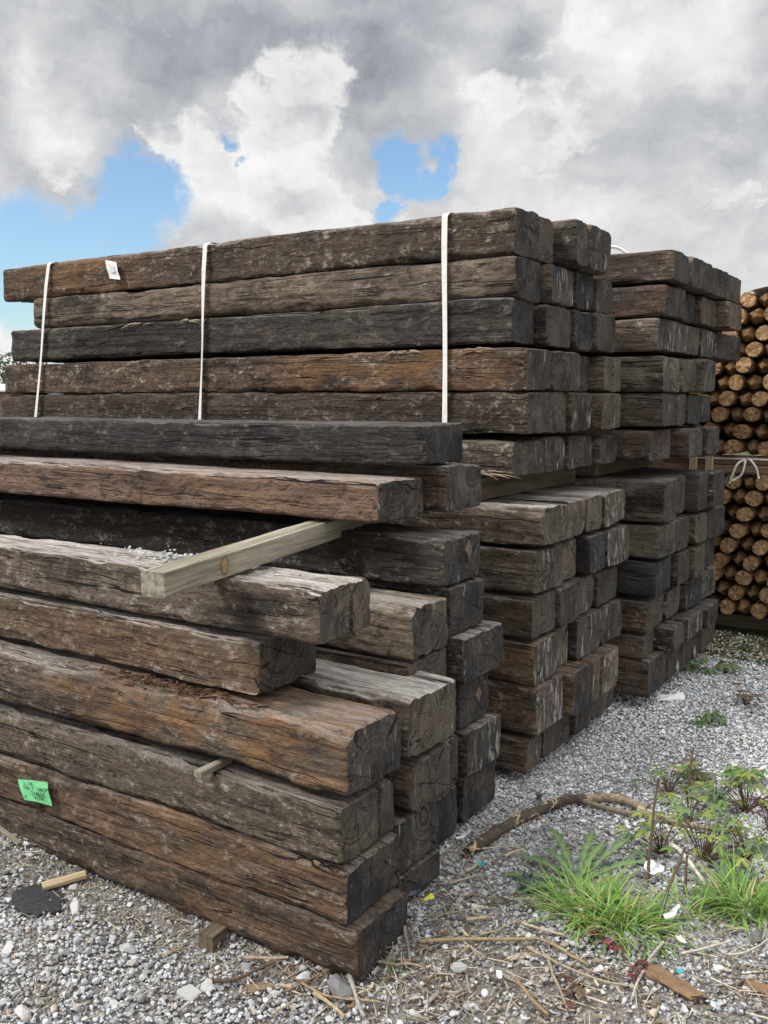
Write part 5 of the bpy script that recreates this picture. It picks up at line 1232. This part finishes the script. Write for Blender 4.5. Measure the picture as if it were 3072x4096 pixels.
# loose crumbs of rubble on the bleached sleeper
rm = MB()
def crumbs(n, cx, cy, sx, sy, z, lo, hi):
    for k in range(n):
        s = np.array([rs.uniform(lo, hi)]); P = stone_verts(1, s, ICO2, rs)[0]
        rm.add(P + (cx + rs.normal(0, sx), cy + rs.normal(0, sy), z + s[0] * .2), None, ICO2[1], PAL[rs.integers(3, 6)] * rs.uniform(.6, 1.1))
crumbs(90, -1.86, 1.80, .16, .045, .872, .004, .014); crumbs(12, -1.83, 1.80, .05, .03, .872, .012, .026)
tag(link('rubble_crumbs', rm.mesh('rubble_crumbs', (M_STONE,), False)), kind='stuff', label='stone crumbs scattered on the bleached sleeper top')
bk = MB()
for k in range(110):
    x = -1.72 + .13 * rs.normal(); y = 1.68 + .022 * rs.normal(); L = rs.uniform(.006, .04); a = rs.normal(0, .5)
    bk.box((x, y - .03, .573 + rs.uniform(0, .006)), (L, rs.uniform(.002, .007), .003), [(math.cos(a), -math.sin(a), 0), (math.sin(a), math.cos(a), 0), (0, 0, 1)], np.array((.085, .045, .026)) * rs.uniform(.4, 1.5), .0012)
tag(link('bark_crumbs', bk.mesh('bark_crumbs', (M_DEBRIS,), False)), kind='stuff', label='rotten brown splinters lying on the thick orange topped sleeper')

# ------------------------------------------------------------------ sky and light
SUN = Vector((-.42, -.62, .78)).normalized()
w = bpy.data.worlds.new('World'); SC.world = w; w.use_nodes = True
for nd in list(w.node_tree.nodes): w.node_tree.nodes.remove(nd)
k = NT(w.node_tree)
tc = k.n('ShaderNodeTexCoord').outputs['Generated']
sky = k.n('ShaderNodeTexSky', sky_type='NISHITA'); sky.sun_disc = False
sky.sun_elevation = math.asin(SUN.z); sky.sun_rotation = math.atan2(SUN.x, SUN.y) % (2 * PI)
blue = k.mix(1., sky.outputs[0], (.088, .102, .108), 'MULTIPLY')
sp = k.n('ShaderNodeSeparateXYZ', {0: tc}); dz = sp.outputs[2]
den = k.math('ADD', k.math('MAXIMUM', dz, 0.), .22)
pl = k.n('ShaderNodeCombineXYZ', {0: k.math('DIVIDE', sp.outputs[0], den), 1: k.math('DIVIDE', sp.outputs[1], den), 2: 0.}).outputs[0]
wn = k.vmath('MULTIPLY', k.vmath('SUBTRACT', k.noise(tc, 9, 6, .62, out=1), (.5, .5, .5)), (.11, .11, .09))
wn3 = k.vmath('MULTIPLY', k.vmath('SUBTRACT', k.noise(tc, 30, 5, .6, out=1), (.5, .5, .5)), (.05, .05, .04))
dw = k.vmath('ADD', k.vmath('ADD', tc, wn), wn3)
wn2 = k.vmath('MULTIPLY', k.vmath('SUBTRACT', k.noise(tc, 5, 4, .55, out=1), (.5, .5, .5)), (.25, .25, .2))
ds = k.vmath('ADD', tc, wn2)
def blob(vec, d, r): return k.rmap(k.vmath('DISTANCE', vec, d), r * .35, r, 1, 0)
hole = None
for d, r in (((-.715, .665, .205), .066), ((-.738, .652, .172), .062), ((-.80, .588, .122), .080), ((-.772, .62, .142), .058), ((-.651, .721, .247), .024), ((-.508, .829, .228), .040), ((-.478, .845, .235), .034), ((-.53, .83, .195), .02), ((.5, .4, .5), .3), ((.2, -.8, .5), .3), ((-.9, -.1, .35), .22)):
    b = blob(dw, d, r); hole = b if hole is None else k.math('MAXIMUM', hole, b)
cover = k.math('SUBTRACT', 1., k.rmap(hole, .05, .85))
val = k.math('MULTIPLY_ADD', k.math('SUBTRACT', k.noise(pl, 1.5, 6, .58), .5), .24, .345)
val = k.math('MULTIPLY_ADD', k.math('SUBTRACT', k.noise(tc, 8, 6, .62), .5), .15, val)
val = k.math('MULTIPLY_ADD', k.math('SUBTRACT', k.noise(ds, 26, 5, .6), .5), .08, val)
for d, r, a in (((-.631, .741, .232), .12, .24), ((-.69, .69, .20), .06, .22), ((-.601, .77, .216), .10, .13), ((-.309, .883, .354), .13, .42), ((-.755, .601, .262), .07, .2), ((-.628, .718, .30), .04, .15), ((-.278, .941, .195), .3, .17), ((-.812, .577, .083), .14, .3), ((-.44, .87, .17), .15, .15), ((-.48, .83, .28), .07, .14), ((-.767, .558, .33), .1, .06),
                ((-.353, .883, .309), .15, -.20), ((-.215, .927, .308), .16, -.17), ((-.643, .715, .276), .10, -.17), ((-.536, .798, .275), .09, -.15), ((-.60, .75, .35), .12, -.08), ((-.685, .638, .35), .08, -.1), ((-.72, .64, .26), .08, -.08), ((-.484, .801, .352), .12, -.1), ((-.78, .57, .22), .07, -.04)):
    val = k.math('MULTIPLY_ADD', blob(ds, d, r), a * (.46 if a > 0 else .36), val)
def emboss(scale, det, dzz, amt, v):
    q1 = k.vmath('MULTIPLY', dw, (1, 1, 1.7)); q2 = k.vmath('ADD', q1, (-.3 * dzz, -.2 * dzz, dzz))
    e = k.math('SUBTRACT', k.noise(q1, scale, det, .58), k.noise(q2, scale, det, .58))
    return k.math('MULTIPLY_ADD', e, amt, v)
val = emboss(3.2, 6, .09, .22, val)
val = emboss(6.5, 6, .05, .20, val)
val = emboss(15., 5, .022, .15, val)
# crisp-edged cumulus in front of the grey deck
bias = None
for d, r, a in (((-.631, .741, .235), .17, .34), ((-.70, .685, .18), .09, .22), ((-.76, .60, .25), .08, .14), ((-.44, .87, .20), .2, .17), ((-.81, .577, .09), .16, .3), ((-.27, .93, .235), .16, .14), ((-.31, .885, .36), .11, .28), ((-.63, .715, .31), .06, .14)):
    b = k.math('MULTIPLY', blob(ds, d, r), a); bias = b if bias is None else k.math('MAXIMUM', bias, b)
cq = k.vmath('MULTIPLY', k.vmath('ADD', tc, wn3), (1, 1, 1.6))
cn = k.math('ADD', k.math('MULTIPLY_ADD', k.math('SUBTRACT', k.noise(cq, 8.5, 8, .56), .5), 1.35, .33), k.math('SUBTRACT', bias, k.math('MULTIPLY', hole, .62)))
cm = k.rmap(cn, .49, .64)
cv = k.math('SUBTRACT', .60, k.rmap(cn, .56, 1.0, 0, .24))
cv = emboss(9., 6, .035, .30, cv)
val = k.math('ADD', k.math('MULTIPLY', val, k.math('SUBTRACT', 1., k.math('MULTIPLY', cm, .68))), k.math('MULTIPLY', cv, k.math('MULTIPLY', cm, .68)))
cover = k.math('MAXIMUM', cover, cm)
val = k.math('MINIMUM', k.math('MAXIMUM', val, .2), .60)
# the cloud deck is brighter overhead and on the sun's side
lift = k.math('ADD', k.math('MULTIPLY', k.rmap(sp.outputs[1], .45, -.5), .7), k.math('MULTIPLY', k.rmap(dz, .42, .85), 2.3))
val = k.math('MULTIPLY', val, k.math('ADD', 1., lift))
cc = k.mix(k.rmap(val, .2, .5), (.90, .955, 1.05), (1.0, 1.0, 1.0))
cloud = k.mix(1., cc, k.n('ShaderNodeCombineXYZ', {0: val, 1: val, 2: val}).outputs[0], 'MULTIPLY')
colr = k.mix(cover, blue, cloud)
bg = k.n('ShaderNodeBackground', {0: colr, 1: 1.0})
k.L.new(bg.outputs[0], k.n('ShaderNodeOutputWorld').inputs[0])

ld = bpy.data.lights.new('sun', 'SUN'); ld.energy = 1.7; ld.angle = R(11); ld.color = (1, .96, .9)
lo = bpy.data.objects.new('sun', ld); COL.objects.link(lo); lo.rotation_euler = (-SUN).to_track_quat('-Z', 'Y').to_euler(); lo.location = (0, 0, 10)

# ------------------------------------------------------------------ camera
cd = bpy.data.cameras.new('camera'); cd.sensor_fit = 'VERTICAL'; cd.sensor_height = 36; cd.lens = 36 * 3731 / 4096; cd.clip_start = .05; cd.clip_end = 3000
co = bpy.data.objects.new('camera', cd); COL.objects.link(co)
co.location = (0, 0, 1.30); co.rotation_euler = (PI / 2 - math.atan(446 / 3731), 0, R(33.06))
SC.camera = co
SC.view_settings.view_transform = 'Standard'; SC.view_settings.look = 'None'; SC.view_settings.exposure = .7; SC.view_settings.gamma = 1.
SC.cycles.max_bounces = 5; SC.cycles.diffuse_bounces = 3; SC.cycles.use_denoising = True
